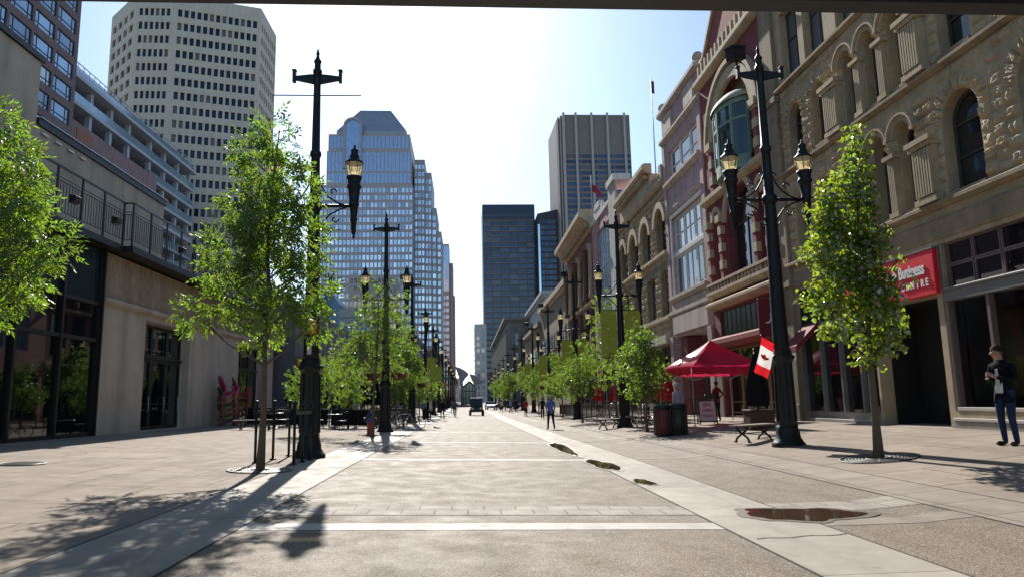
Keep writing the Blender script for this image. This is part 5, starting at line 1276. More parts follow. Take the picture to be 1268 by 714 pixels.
for s,i,d in [(-1,1,-1),(-1,1,1),(1,1,-1),(1,2,-1),(1,3,-1),(1,3,1),(-1,2,1),(-1,2,-1),(-1,3,1),(1,4,-1)]:
    o,x,y=LAMPPOS[(s,i)]; b=BK if first else copy_tree(BK); first=False
    b.location=(x+d*.62,y,gz(x,y)+2.72); b.rotation_euler.z=i+d
    tag(b,f"round flower basket hanging {'left' if d<0 else 'right'} of the {ORD[i]} lamp post on the {'right' if s>0 else 'left'} pavement",'flower basket','flower baskets hanging on the lamp posts')
    mb=MB(); mb.tube([(d*.12,0,3.35),(d*.4,0,3.52),(d*.62,0,3.49)],.018,6); mb.build('basket_arm',M_lamp,o)
# tree grates and covers
def grate(x,y,r,label,seed=0):
    g=thing('tree_grate',label,'tree grate',(x,y,gz(x,y)+.012),0)
    sl=(gz(x+.5,y)-gz(x-.5,y)); g.rotation_euler.y=-math.atan(sl)
    mb=MB(); mb.lathe([(r,0),(r,.016),(r-.05,.016),(r-.05,0)],n=32,cap=False); mb.lathe([(.24,0),(.24,.016),(.19,.016),(.19,0)],n=20,cap=False); mb.build('rim',M_iron,g)
    mb=MB()
    for j in range(1,7):
        rr=.25+(r-.33)*j/6.5; mb.lathe([(rr,0),(rr,.012),(rr-.035,.012),(rr-.035,0)],n=32,cap=False)
    for k in range(12): a=k*PI/6; mb.bar((.24*math.cos(a),.24*math.sin(a),.007),((r-.05)*math.cos(a),(r-.05)*math.sin(a),.007),.035,.013)
    mb.build('bars',mat('pale worn grate iron',(.12,.122,.12),.55,.4,var=.4,vscale=10),g); return g
grate(7.93,13.6,.72,'round iron tree grate around the shiny leaved tree on the right'); grate(-4.06,14.6,.62,'round iron tree grate around the slim ash tree on the left')
g=thing('manhole_cover','round iron manhole cover set in the left pavement','manhole cover',(-8.85,15.1,gz(-8.85,15.1)+.014)); g.rotation_euler.y=.042
mb=MB(); mb.lathe([(.42,0),(.42,.012),(.36,.012),(.36,0)],n=32,cap=False); mb.build('ring',M_iron,g)
mb=MB(); mb.lathe([(.345,.0),(.345,.008),(.01,.009)],n=32)
for i in range(-3,4): mb.box(-.28,i*.08-.012,.009,.28,i*.08+.012,.014)
mb.build('lid',M_iron,g)
# ================================================================== PEOPLE
def skin(name,verts,edges,radii,boned,mats,parent,sub=2,loc=(0,0,0)):
    """one continuous body grown over a skeleton; boned[i] = material index of edge i"""
    me=bpy.data.meshes.new(name); me.from_pydata(verts,edges,[]); me.update()
    o=bpy.data.objects.new(name,me); COL.objects.link(o)
    sm=o.modifiers.new('skin','SKIN'); sm.use_smooth_shade=True
    for i,r in enumerate(radii):
        v=me.skin_vertices[0].data[i]; v.radius=r if hasattr(r,'__len__') else (r,r); v.use_root=(i==0)
    ss=o.modifiers.new('sub','SUBSURF'); ss.levels=sub; ss.render_levels=sub
    dg=bpy.context.evaluated_depsgraph_get(); dg.update(); nm=bpy.data.meshes.new_from_object(o.evaluated_get(dg)); bpy.data.objects.remove(o)
    nm.materials.clear()
    for m in mats: nm.materials.append(m)
    V=[Vector(v) for v in verts]
    for p in nm.polygons:
        c=p.center; best=1e9; bi=0
        for ei,(a,b) in enumerate(edges):
            d=V[b]-V[a]; L2=d.length_squared; t=0 if L2<1e-9 else max(0,min(1,(c-V[a]).dot(d)/L2)); q=(c-(V[a]+d*t)).length
            ra=radii[a][0] if hasattr(radii[a],'__len__') else radii[a]; rb=radii[b][0] if hasattr(radii[b],'__len__') else radii[b]
            q-= (ra*(1-t)+rb*t)*.9
            if q<best: best=q; bi=boned[ei]
        p.material_index=bi; p.use_smooth=True
    nm.name=name; b=bpy.data.objects.new(name,nm); COL.objects.link(b); b.parent=parent; b.location=loc
    return b
M_skin=mat('skin',(.42,.24,.17),.55,var=.1,vscale=8)
M_hairD=mat('dark brown hair',(.045,.026,.015),.8,spec=.12,var=.4,vscale=40,bump=.3,bscale=90)
M_hairG=mat('grey hair',(.36,.34,.31),.8,spec=.15,var=.3,vscale=30)
M_shoe=mat('black shoe leather',(.012,.011,.011),.35,var=.3)
def cloth(name,c): return mat(name,c,.9,var=.25,vscale=9,bump=.25,bscale=35,spec=.12)
def person(label,x,y,rot,top,legs,h=1.75,hair=M_hairD,stride=0.,arms='down',bag=False,fem=False,sub=1,head_tilt=0.,sit=False,short=False,dz=0):
    """figure facing -Y in its own space; hands, feet and head posed from joint positions"""
    t=thing('person',label,'person',(x,y,gz(x,y)+dz),rot); s=h/1.75
    sw=.19 if not fem else .165; hw=.10
    V=[];E=[];R=[];Bn=[]
    def v(p,r): V.append((p[0]*s,p[1]*s,p[2]*s)); R.append(tuple(q*s for q in r) if hasattr(r,'__len__') else r*s); return len(V)-1
    def e(a,b,m): E.append((a,b)); Bn.append(m)
    # mats: 0 top,1 legs,2 skin,3 shoes
    pel=v((0,0,.95),(.155,.105)); ab=v((0,.0,1.10),(.145,.10)); ch=v((0,.005,1.28),(.17,.115)); sh=v((0,.01,1.42),(.13,.085)); nk=v((0,-.0,1.50),(.055,.055))
    ht=head_tilt; nb=v((0,-.015-ht*.03,1.565),(.058,.062)); jw=v((0,-.035-ht*.07,1.615),(.068,.082)); cr=v((0,-.02-ht*.11,1.685),(.078,.098)); tp=v((0,-.01-ht*.12,1.745),(.05,.06))
    e(pel,ab,0); e(ab,ch,0); e(ch,sh,0); e(sh,nk,0); e(nk,nb,2); e(nb,jw,2); e(jw,cr,2); e(cr,tp,2)
    for sd in (-1,1):
        a=v((sd*sw,.015,1.415),(.065,.065)); e(sh,a,0)
        if arms=='down' or (arms=='phone1' and sd<0): el=(sd*(sw+.05),.04,1.14); wr=(sd*(sw+.06),-.05,.90); hd=(sd*(sw+.055),-.075,.82)
        elif arms=='swing': k=sd*stride*.5; el=(sd*(sw+.05),.03+k*.5,1.14); wr=(sd*(sw+.05),-.05+k*1.1,.91); hd=(sd*(sw+.04),-.09+k*1.2,.83)
        elif arms=='phone': el=(sd*(sw+.045),.0,1.15); wr=(sd*.075,-.235,1.20); hd=(sd*.05,-.30,1.235)
        elif arms=='hips': el=(sd*(sw+.17),.08,1.2); wr=(sd*(sw-.0),-.03,1.02); hd=(sd*(sw-.05),-.07,1.0)
        m2=2 if short else 0
        b=v(el,(.047,.047)); c=v(wr,(.032,.032)); d=v(hd,(.026,.036)); e(a,b,0); e(b,c,m2); e(c,d,2)
        if sub>1:
            fw=(Vector(hd)-Vector(wr)).normalized()
            for k in range(4):
                off=Vector((0,0,1)) if arms=='phone' else Vector((0,1,0)); q=Vector(hd)+off*(k-1.5)*.018
                f1=v(q+fw*.03,(.011,.011)); f2=v(q+fw*.055+Vector((-sd*.01,-.004,0)),(.009,.009)); f3=v(q+fw*(.07 if k in(0,3) else .08)+Vector((-sd*.025,-.0,0)),(.008,.008)); e(d,f1,2); e(f1,f2,2); e(f2,f3,2)
            q=Vector(hd)-fw*.02; t1=v(q+Vector((-sd*.03,-.02,.01)),(.011,.011)); t2=v(q+Vector((-sd*.045,-.045,.015)),(.009,.009)); e(c,t1,2) if 0 else e(d,t1,2); e(t1,t2,2)
        k=sd*stride
        hp=v((sd*hw,0,.90),(.098,.10))
        kn=v((sd*(hw+.0),-.02-k*.42-abs(stride)*.05,.50),(.062,.066)); ankz=.09+(.06 if k<0 else 0)*(abs(stride)>0.05); an=v((sd*(hw+.01),.03-k*.85,ankz),(.045,.05)); 
        he=v((sd*(hw+.01),.035-k*.85,max(.04,ankz-.05)),(.04,.045)); to=v((sd*(hw+.035),-.16-k*.85,.035),(.042,.032))
        e(pel,hp,1); e(hp,kn,1); e(kn,an,1); e(an,he,3); e(he,to,3)
    if sub>1:
        n1=v((0,-.115-ht*.09,1.648),(.014,.016)); n2=v((0,-.135-ht*.095,1.632),(.013,.012)); e(jw,n1,2) ; e(n1,n2,2)
        for sd in (-1,1): q=v((sd*.082,.0-ht*.08,1.655),(.012,.02)); e(cr,q,2)
    b=skin('body',V,E,R,Bn,[top,legs,M_skin,M_shoe],t,sub)
    # hair cap
    mb=MB(); cx,cy,cz=0,(-.004-ht*.105)*s,1.695*s
    prof=[(max(1e-4,.092*s*math.sin(a)),.098*s*math.cos(a)) for a in [i*PI/2/6 for i in range(6,-1,-1)]]
    mb.lathe([(.080*s,-.055*s),(.087*s,-.03*s)]+prof,(0,0,0),14,sy=1.16); q=mb.build('hair',hair,t,loc=(cx,cy+.016*s,cz)); q.rotation_euler.x=-.62+ht*.5
    for vv in q.data.vertices: vv.co*=1+.05*math.sin(vv.co.x*90+vv.co.z*70)+.03*math.sin(vv.co.y*130)
    if sub>1:
        mb=MB()
        for sd in (-1,1): mb.ball((sd*.03*s,(-.105-ht*.095)*s,1.675*s),.011*s,8,6)
        mb.build('eyes',M_shoe,t)
        mb=MB(); mb.box(-.024*s,(-.112-ht*.075)*s,1.598*s,.024*s,(-.104-ht*.075)*s,1.606*s); mb.build('mouth',mat('lips',(.25,.09,.08),.6,var=.1),t)
    if bag:
        mb=MB(); mb.box(.16*s,-.02,.98*s,.30*s,.3*s,1.22*s); mb.tube([(.2*s,.15*s,1.22*s),(.0,.09*s,1.45*s),(-.14*s,.03,1.44*s)],.014,6)
        o=mb.build('shoulder_bag',M_shoe,None,bevel=.02); o.parent=t
    return t
C_navy=cloth('navy suit wool',(.008,.009,.016)); C_jean=cloth('dark blue denim',(.02,.035,.085)); C_blue=cloth('blue shirt cotton',(.10,.17,.42)); C_blk=cloth('black trousers',(.014,.014,.016)); C_pale=cloth('pale lilac shirt',(.52,.42,.50)); C_white=cloth('white shirt',(.68,.68,.70)); C_mar=cloth('maroon jacket',(.15,.05,.075)); C_grey=cloth('grey jacket',(.12,.12,.13)); C_ltb=cloth('light blue shirt',(.22,.34,.55)); C_red=cloth('red shirt',(.45,.05,.06))
# man in suit on the right, looking at his phone (his front toward -X)
pm=person('man in dark blazer and jeans standing by the shop window, looking down at his phone',10.28,13.15,-PI*.5+.25,C_navy,C_jean,1.86,arms='phone',sub=2,head_tilt=.65)
mb=MB(); 
# shirt front and open blazer edges
mb.prism([(-.055,1.44),(.055,1.44),(.075,1.2),(.07,.98),(-.07,.98),(-.075,1.2)],'y',-.128,-.10); mb.build('shirt_front',C_white,pm,bevel=.01)
mb=MB()
for sd in (-1,1): mb.prism([(sd*.03,1.47),(sd*.11,1.44),(sd*.10,1.22),(sd*.055,1.14)],'y',-.142,-.125)
mb.build('lapel',C_navy,pm,fixn=True)
mb=MB()
n=16; vs=[]
for z,rx,ry in ((.98,.165,.118),(.90,.178,.128),(.80,.19,.135)):
    for i in range(n+1):
        a=-PI/2+.42+(2*PI-.84)*i/n; vs.append((rx*math.cos(a),ry*math.sin(a),z))
m=n+1; mb.add(vs,[(j*m+i,j*m+i+1,(j+1)*m+i+1,(j+1)*m+i) for j in range(2) for i in range(n)],0,True); q=mb.build('jacket_skirt',C_navy,pm); md=q.modifiers.new('thick','SOLIDIFY'); md.thickness=.012
ph=thing('mobile_phone','dark mobile phone held by the man in the blazer','phone',tuple(Matrix.Translation(pm.location)@Matrix.Rotation(pm.rotation_euler.z,4,'Z')@Vector((0,-.345,1.29)))); ph.rotation_euler=(-.9,0,pm.rotation_euler.z)
mb=MB(); mb.box(-.038,-.006,-.075,.038,.006,.075); mb.build('case',M_shoe,ph,bevel=.004)
mb=MB(); mb.box(-.033,.0065,-.066,.033,.0085,.066); mb.build('screen',mat('phone glass',(.05,.06,.07),.1,var=.1),ph)
# man in blue shirt walking away up the street
person('man in blue shirt and black trousers walking in the road on the right',4.45,38.2,PI+.15,C_blue,C_blk,1.76,hair=M_hairG,stride=.28,arms='swing',sub=2,short=True)
person('grey haired man in pale lilac shirt standing beside the bin and the red tent',7.9,26.6,PI+.5,C_pale,C_blk,1.78,hair=M_hairG,arms='down',sub=2)
person('person in maroon jacket with a black shoulder bag standing behind the folding sign',10.75,30.4,PI*1.15,C_mar,C_blk,1.68,arms='hips',bag=True,fem=True,sub=2)
crowd=[('person in white shirt standing at the far left patio',-3.2,62,.5,C_white,C_blk,0,'down'),('person in light blue shirt beside the far left patio',-3.75,63,2.5,C_ltb,C_blk,.1,'swing'),('person in dark clothes walking in front of the far left trees',-2.3,68,.2,C_blk,C_jean,.24,'swing'),('person in grey jacket striding at the left edge of the road',-1.2,73,3.0,C_grey,C_blk,.26,'swing'),
 ('person in black top standing by the far left baskets',-3.0,56,1.5,C_blk,C_blk,0,'down'),('person in grey top far off on the left',-1.9,95,.4,C_grey,C_jean,.2,'swing'),
 ('person in black walking behind the man in the blue shirt',6.3,60,2.9,C_blk,C_blk,.2,'swing'),('person in red shirt under the far right trees',5.9,72,.4,C_red,C_blk,0,'down'),('person in light blue top in the far right crowd',5.6,92,.6,C_ltb,C_blk,.15,'swing'),('person in dark jacket in the far right crowd',6.5,95,3.1,C_blk,C_jean,.2,'swing'),('person in grey jacket in the far right crowd',7.3,88,1.2,C_grey,C_blk,0,'down'),('person in white top in the far right crowd',5.0,104,.2,C_white,C_jean,.2,'swing'),('person in maroon top in the far right crowd',6.8,101,2.0,C_mar,C_blk,0,'down')]
for lb,x,y,r,a,b,st,ar in crowd: person(lb,x,y,r,a,b,1.74,stride=st,arms=ar,sub=1)
# seated patio guests would be hidden in the dark; a few standing ones behind the left rail
for lb,x,y,r,a in (('person in black standing behind the left patio rail',-8.9,39.4,.5,C_blk),('person in light blue behind the left patio rail, nearest the second lamp',-6.1,40.2,2.2,C_ltb),('person in grey behind the left patio rail by the third umbrella',-5.6,54,1.0,C_grey)): person(lb,x,y,r,a,C_blk,1.7,sub=1)

# ================================================================== STREET FURNITURE
M_steel=mat('black painted steel',(.016,.016,.017),.4,.3,var=.4,vscale=8,coat=.2)
M_wood=mat('weathered bench wood',(.30,.24,.19),.75,var=.35,vscale=10,bump=.3,bscale=30)
def bench(x,y,rot,label,L=1.6):
    t=thing('park_bench',label,'bench',(x,y,gz(x,y)),rot,'low benches with crossed iron legs')
    for i in range(5): mb=MB(); mb.box(-L/2,-.2+i*.085,.43,L/2,-.13+i*.085,.475); mb.build('seat_slat',M_wood,t,bevel=.006)
    for sx in (-L*.32,L*.32):
        mb=MB()
        for s in (-1,1):
            mb.tube([(sx,s*.22,.0),(sx,s*.21,.03),(sx,s*.17,.12),(sx,s*.03,.22),(sx,-s*.1,.30),(sx,-s*.19,.40),(sx,-s*.2,.43)],[.04,.036,.032,.032,.032,.034,.034],6); mb.cbox((sx,s*.23,.012),(.05,.1,.024))
        mb.tube([(sx,-.21,.418),(sx,.21,.418)],.02,6); mb.build('leg',M_steel,t)
    mb=MB(); mb.tube([(-L*.32,0,.24),(L*.32,0,.24)],.014,6); mb.build('stretcher',M_steel,t)
    return t
bench(7.95,19.7,.58,'small slatted bench with crossed iron legs left of the nearest right lamp post')
for o_ in []: pass
bench(8.05,33.3,.7,'dark low bench just right of the second right lamp post')
bench(6.75,33.9,.7,'dark low bench just left of the second right lamp post')
bench(-9.6,33.5,.1,'slatted bench behind the bike racks on the left pavement',1.9)
# bike racks with ball topped posts, left of nearest lamp
def rack(x,y,rot,label,n,L):
    t=thing('bike_rack',label,'bike rack',(x,y,gz(x,y)),rot,'ball topped bike racks by the nearest left lamp')
    for i in range(n):
        u=L*i/(n-1); mb=MB(); mb.tube([(u,0,-.05),(u,0,1.2)],.032,8); mb.lathe([(.075,0),(.075,.02),(.035,.035)],(u,0,0),10); mb.lathe([(.034,1.18),(.05,1.2),(.05,1.23),(.02,1.25)],(u,0,0),10); mb.ball((u,0,1.3),.06,10,7); mb.build('post',M_lamp,t)
    mb=MB(); mb.box(-.02,-.025,1.06,L+.02,.025,1.14); mb.build('top_rail',M_lamp,t)
    return t
rack(-4.62,16.2,PI/2-.12,'black rack of ball topped posts standing closest to the slim ash tree',3,2.0)
rack(-3.72,15.9,PI/2-.05,'black rack of ball topped posts right beside the nearest left lamp base',3,1.3)
# hydrant
h=thing('fire_hydrant','red and blue fire hydrant left of the second left lamp post','hydrant',(-4.05,30.6,gz(-4.05,30.6)))
M_hr=mat('hydrant red paint',(.42,.02,.03),.4,var=.3,vscale=9); M_hb=mat('hydrant blue paint',(.03,.035,.16),.4,var=.3,vscale=9)
mb=MB(); mb.lathe([(.19,0),(.19,.04),(.13,.06),(.125,.5),(.15,.52),(.15,.56)],n=14); mb.build('barrel',M_hr,h)
mb=MB(); mb.lathe([(.16,.561),(.165,.62),(.15,.72),(.17,.74),(.17,.78),(.13,.86),(.07,.93),(.045,.95),(.045,1.02),(.0,1.02)],n=14); mb.build('bonnet',M_hb,h)
for s in (-1,1): mb=MB(); mb.tube([(0,0,.66),(s*.2,0,.66),(s*.22,0,.66),(s*.27,0,.66)],[.07,.07,.085,.085],10); mb.build('nozzle',M_hb,h)
mb=MB(); mb.tube([(0,0,.64),(0,-.2,.64),(0,-.26,.64)],[.09,.09,.1],10); mb.build('nozzle',M_hb,h)
# litter bins on the right
def bin_(x,y,rot,label,red):
    t=thing('litter_bin',label,'bin',(x,y,gz(x,y)),rot,'litter bins on the right pavement')
    mb=MB(); mb.lathe([(.27,.06),(.29,.1),(.29,.9),(.27,.93)],n=18); mb.build('liner',mat('dark red bin liner',(.22,.02,.03),.5,var=.3) if red else M_steel,t)
    mb=MB()
    for i in range(18): a=i*2*PI/18; mb.bar((.315*math.cos(a),.315*math.sin(a),.04),(.315*math.cos(a),.315*math.sin(a),.98),.03,.014)
    mb.lathe([(.30,.03),(.335,.03),(.335,.08),(.30,.08)],n=20,cap=False); mb.lathe([(.30,.93),(.335,.93),(.335,.99),(.30,.99)],n=20,cap=False); mb.build('cage',M_steel,t)
    mb=MB(); mb.lathe([(.34,.99),(.35,1.02),(.30,1.09),(.17,1.13),(.165,1.10),(.01,1.10)],n=18); mb.build('lid',M_steel,t)
    return t
bin_(7.0,25.5,0,'dark red caged litter bin left of the man in the lilac shirt',True)
bin_(7.5,25.3,0,'black caged litter bin in front of the man in the lilac shirt',False)
t=thing('rolling_cart','black trolley with a crate standing behind the litter bins','cart',(7.42,26.0,gz(7.42,26)))
mb=MB(); mb.box(-.35,-.3,.25,.35,.3,.9); mb.build('crate',M_steel,t,bevel=.02)
for sx in (-.28,.28):
    for sy in (-.24,.24): mb=MB(); mb.tube([(sx-.03,sy,.1),(sx+.03,sy,.1)],.1,12); mb.build('wheel',M_steel,t)
mb=MB(); mb.tube([(.34,-.25,.9),(.42,-.25,1.1),(.42,.25,1.1),(.34,.25,.9)],.018,6); mb.box(-.36,-.31,.2,.36,.31,.247); mb.build('handle',M_steel,t)
# red market tent
M_can=trans_mat('magenta red canopy cloth',(.42,.014,.065),(.66,.025,.09),.42,.06)
def tent(x,y,rot):
    t=thing('canopy_tent','red pop up canopy tent with a peaked roof on the right pavement','tent',(x,y,gz(x,y)),rot)
    w=1.66; ez=2.25; pz=3.38
    mb=MB(); n=8
    for k in range(4):
        a=[(-w,-w),(w,-w),(w,w),(-w,w)][k]; b=[(-w,-w),(w,-w),(w,w),(-w,w)][(k+1)%4]; vs=[]
        for j in range(n+1):
            s_=j/n; f=1-s_
            for i in range(n+1):
                q=i/n; px=(a[0]*(1-q)+b[0]*q)*f; py=(a[1]*(1-q)+b[1]*q)*f
                zz=ez+(pz-ez)*(s_**1.25)-.07*math.sin(PI*q)*(1-s_)*0-.10*math.sin(PI*s_)*math.sin(PI*q)
                vs.append((px,py,zz))
        mb.add(vs,[(j*(n+1)+i,j*(n+1)+i+1,(j+1)*(n+1)+i+1,(j+1)*(n+1)+i) for j in range(n) for i in range(n)],0,True)
    mb.build('canopy',M_can,t)
    mb=MB()
    for k in range(4):
        a=[(-w,-w),(w,-w),(w,w),(-w,w)][k]; b=[(-w,-w),(w,-w),(w,w),(-w,w)][(k+1)%4]; m=24; vs=[]
        nx,ny=(b[1]-a[1])/(2*w),-(b[0]-a[0])/(2*w)
        for i in range(m+1):
            q=i/m; o_=.012+.015*math.sin(i*1.3); px=a[0]*(1-q)+b[0]*q+nx*o_; py=a[1]*(1-q)+b[1]*q+ny*o_
            vs+= [(px,py,ez+.01),(px+nx*.02,py+ny*.02,ez-.28-.03*abs(math.sin(q*PI*6)))]
        mb.add(vs,[(2*i,2*i+1,2*i+3,2*i+2) for i in range(m)],0,True)
    mb.build('valance',M_can,t)
    for sx in (-1,1):
        for sy in (-1,1):
            mb=MB(); mb.tube([(sx*(w-.04),sy*(w-.04),0),(sx*(w-.04),sy*(w-.04),ez)],.02,6); mb.cbox((sx*(w-.04),sy*(w-.04),.01),(.12,.12,.02)); mb.build('leg',mat('grey tent frame',(.35,.35,.36),.4,.6,var=.1),t)
    mb=MB()
    for k in range(4):
        a=[(-w,-w),(w,-w),(w,w),(-w,w)][k]; b=[(-w,-w),(w,-w),(w,w),(-w,w)][(k+1)%4]; a=(a[0]*.97,a[1]*.97); b=(b[0]*.97,b[1]*.97)
        m=((a[0]+b[0])/2,(a[1]+b[1])/2); mb.tube([(*a,ez-.05),(*m,ez-.45),(*b,ez-.05)],.013,5); mb.tube([(*a,ez-.45),(*m,ez-.05),(*b,ez-.45)],.013,5)
    mb.build('truss',MATS['grey tent frame'],t); return t
tent(10.0,28.6,.12)
# folding sign
t=thing('folding_sign','black framed folding sign with pink handwriting under the red tent','sign board',(9.78,28.9,gz(9.78,28.9)),-.12)
M_chal=mat('white sign card',(.66,.60,.62),.6,var=.08)
for s in (-1,1):
    mb=MB(); mb.bar((-.34,s*.26,0),(-.34,s*.03,1.0),.05,.04); mb.bar((.34,s*.26,0),(.34,s*.03,1.0),.05,.04); mb.bar((-.34,s*.05,.97),(.34,s*.05,.97),.05,.06); mb.bar((-.34,s*.235,.12),(.34,s*.235,.12),.05,.05); mb.build('frame',M_steel,t)
mb=MB(); mb.add([(-.31,-.232,.15),(.31,-.232,.15),(.31,-.058,.93),(-.31,-.058,.93)],[(0,1,2,3)]); pn=mb.build('panel',M_chal,t)
for txt,z,sz in (('SPA',.78,.2),('OPEN',.56,.17),('TODAY',.34,.15)):
    yy=-.232+(z-.15)/.78*.174-.01; text_mesh(txt,sz,.003,mat('pink marker',(.45,.06,.16),.6,var=.2),'lettering',t,(0,yy,z),(PI/2-.22,0,0),.004)
# closed dark umbrella in a box planter
t=thing('closed_umbrella','closed black patio umbrella in a brown box planter behind the small bench','umbrella',(9.75,23.6,gz(9.75,23.6)))
mb=MB(); mb.box(-.42,-.3,0,.42,.3,.62); mb.box(-.45,-.33,.58,.45,.33,.64); mb.build('planter',mat('dark brown planter',(.075,.032,.02),.6,var=.35,vscale=6),t,bevel=.015)
mb=MB(); pr=[(.30,.75),(.34,.9),(.33,1.3),(.27,1.7),(.17,2.1),(.08,2.4),(.04,2.5)]
for i in range(8):
    a=i*PI/4; mb.lathe([(r*.42,z) for r,z in pr],(.0,0,0),8) if 0 else None
n=32; vs=[]
for r,z in pr:
    for k in range(n): a=2*PI*k/n; q=r*(1+.16*math.cos(8*a)); vs.append((q*math.cos(a),q*math.sin(a),z))
mb.add(vs,[(j*n+k,j*n+(k+1)%n,(j+1)*n+(k+1)%n,(j+1)*n+k) for j in range(len(pr)-1) for k in range(n)],0,True); mb.build('folded_canopy',cloth('black canvas',(.012,.012,.014)),t)
mb=MB(); mb.tube([(0,0,.5),(0,0,2.6)],.028,8); mb.ball((0,0,2.63),.05,8,6); mb.build('pole',M_steel,t)
# national flag on a slanted staff fixed to the nearest right lamp
lx,ly=LAMPPOS[(1,0)][1:3]
f=thing('flag','red and white maple leaf flag on a slanted staff at the nearest right lamp post','flag',(lx,ly,gz(lx,ly)))
tip=Vector((-.62,-.30,2.72)); root_=Vector((-.10,-.05,2.5)); mb=MB(); mb.tube([root_,tip],.014,6); mb.ball(tip,.03,8,5); mb.bar((-.24,-.05,2.5),(.1,-.05,2.46),.05,.08); mb.build('staff',M_steel,f)
M_fr=trans_mat('flag red',(.5,.01,.02),(.7,.02,.03),.45,.03); M_fwh=trans_mat('flag white',(.75,.74,.72),(.8,.78,.75),.45,.03)
hoist=(root_-tip).normalized(); HL=.48; fly=Vector((-.30,-.05,-1)).normalized(); FL=.92
def fp(u,v):   # u along fly 0..1, v along hoist 0..1 : cloth hanging with soft folds
    base=tip+hoist*(.02+HL*v*(1-.15*u)); p=base+fly*(FL*u)+Vector((.02*v,-.055*math.sin(u*4+v*5)*(.3+u),-.04*v*u)); return p
mb=MB(); nu,nv=32,14; vs=[fp(i/nu,j/nv) for j in range(nv+1) for i in range(nu+1)]
mb.add(vs,[],0); 
for j in range(nv):
    for i in range(nu): mb.f.append((j*(nu+1)+i,j*(nu+1)+i+1,(j+1)*(nu+1)+i+1,(j+1)*(nu+1)+i)); mb.mi.append(0 if i<nu/4 or i>=nu*3/4 else 1); mb.sm.append(True)
mb.build('cloth',[M_fr,M_fwh],f)
leafp=[(0,.42),(.06,.28),(.14,.32),(.10,.10),(.22,.20),(.25,.14),(.38,.16),(.34,.04),(.40,.0),(.20,-.14),(.22,-.22),(.02,-.18),(.02,-.40)]
leafp=leafp+[(-x,y) for x,y in reversed(leafp[1:])]
for side in (-1,1):
    mb=MB(); nrm=hoist.cross(fly).normalized()*.006*side; pts=[fp(.5-y*.47*.5,.5+x*.86) + nrm for x,y in leafp]; c=fp(.5,.5)+nrm
    mb.add([c]+pts,[(0,i+1,(i+1)%len(pts)+1) for i in range(len(pts))]); mb.build('maple_leaf',M_fr,f)
# roof flags and mast
f=thing('flagpole','grey roof flagpole with a small red flag above the brown building','flagpole',(12.95,69.6,19.6))
mb=MB(); mb.tube([(0,0,-.5),(0,0,4.2)],[.06,.04],8); mb.ball((0,0,4.25),.08,8,6); mb.build('pole',mat('grey pole',(.4,.4,.41),.4,.4,var=.1),f)
mb=MB(); vs=[(.05+.9*i/10,.12*math.sin(i*.9),3.6-.09*i-.8*j/4) for j in range(5) for i in range(11)]; mb.add(vs,[(j*11+i,j*11+i+1,(j+1)*11+i+1,(j+1)*11+i) for j in range(4) for i in range(10)],0,True); mb.build('cloth',mat('dull red flag cloth',(.30,.02,.035),.8,var=.3),f)
f=thing('roof_mast','thin tall roof mast with a small drooping flag on the arched stone building','flagpole',(15.6,55,15.0))
mb=MB(); mb.tube([(0,0,-.2),(0,0,12.8)],[.07,.03],8); mb.build('pole',MATS['grey pole'],f)
mb=MB(); vs=[(.02+.22*i/4,.1*math.sin(i*1.5),12.5-1.1*j/4-.2*i/4) for j in range(5) for i in range(5)]; mb.add(vs,[(j*5+i,j*5+i+1,(j+1)*5+i+1,(j+1)*5+i) for j in range(4) for i in range(4)],0,True); mb.build('cloth',mat('faded dark flag',(.12,.06,.08),.8,var=.3),f)

# stacked garden chairs by the left wall
def adirondack(name,x,y,z,rot,label,m):
    t=thing('garden_chair',label,'chair',(x,y,z),rot,'bright garden chairs stacked by the concrete wall')
    for i in range(5): mb=MB(); u=-.24+i*.12; hh=1.02-.06*abs(i-2)**1.5; mb.bar((u,.18,.28),(u*1.15,.18+.36*hh,.28+.88*hh),.105,.022); mb.build('back_slat',m,t)
    for i in range(5): mb=MB(); mb.box(-.28,-.40+i*.125,.40-i*.028,.28,-.29+i*.125,.42-i*.028); mb.build('seat_slat',m,t)
    for s in (-1,1):
        mb=MB(); mb.bar((s*.34,-.42,.62),(s*.34,.34,.60),.13,.025); mb.build('arm',m,t)
        mb=MB(); mb.bar((s*.30,-.36,0),(s*.30,-.36,.6),.04,.1); mb.build('leg',m,t)
        mb=MB(); mb.bar((s*.28,-.4,.38),(s*.28,.45,.03),.035,.11); mb.bar((s*.31,.3,.2),(s*.31,.3,.6),.035,.07); mb.build('side_rail',m,t)
    return t
cols=[('maroon',(.20,.03,.06)),('olive',(.16,.15,.03)),('red',(.42,.05,.04)),('dark green',(.06,.12,.05)),('orange',(.45,.14,.03)),('pink',(.55,.06,.22))]
posn=['at the bottom','second from bottom','third from bottom','third from top','second from top','on top']
for sx,(x,y,st,r) in enumerate(((-12.25,37.9,'left',PI/2+.5),(-12.1,39.6,'right',PI/2+.3))):
    for i,(nm,c) in enumerate(cols):
        ci=cols[(i+sx*2)%6] if i<5 else cols[5]
        if i==5 and sx==1: ci=cols[2]
        if i<5 and ci[0]=='pink': ci=cols[4]
        adirondack('c',x,y,gz(x,y)+i*.28,r+.04*i*(1 if i%2 else -1),f'{ci[0]} garden chair {posn[i]} of the {st} stack by the concrete wall',mat(ci[0]+' chair paint',ci[1],.5,var=.25,vscale=6))

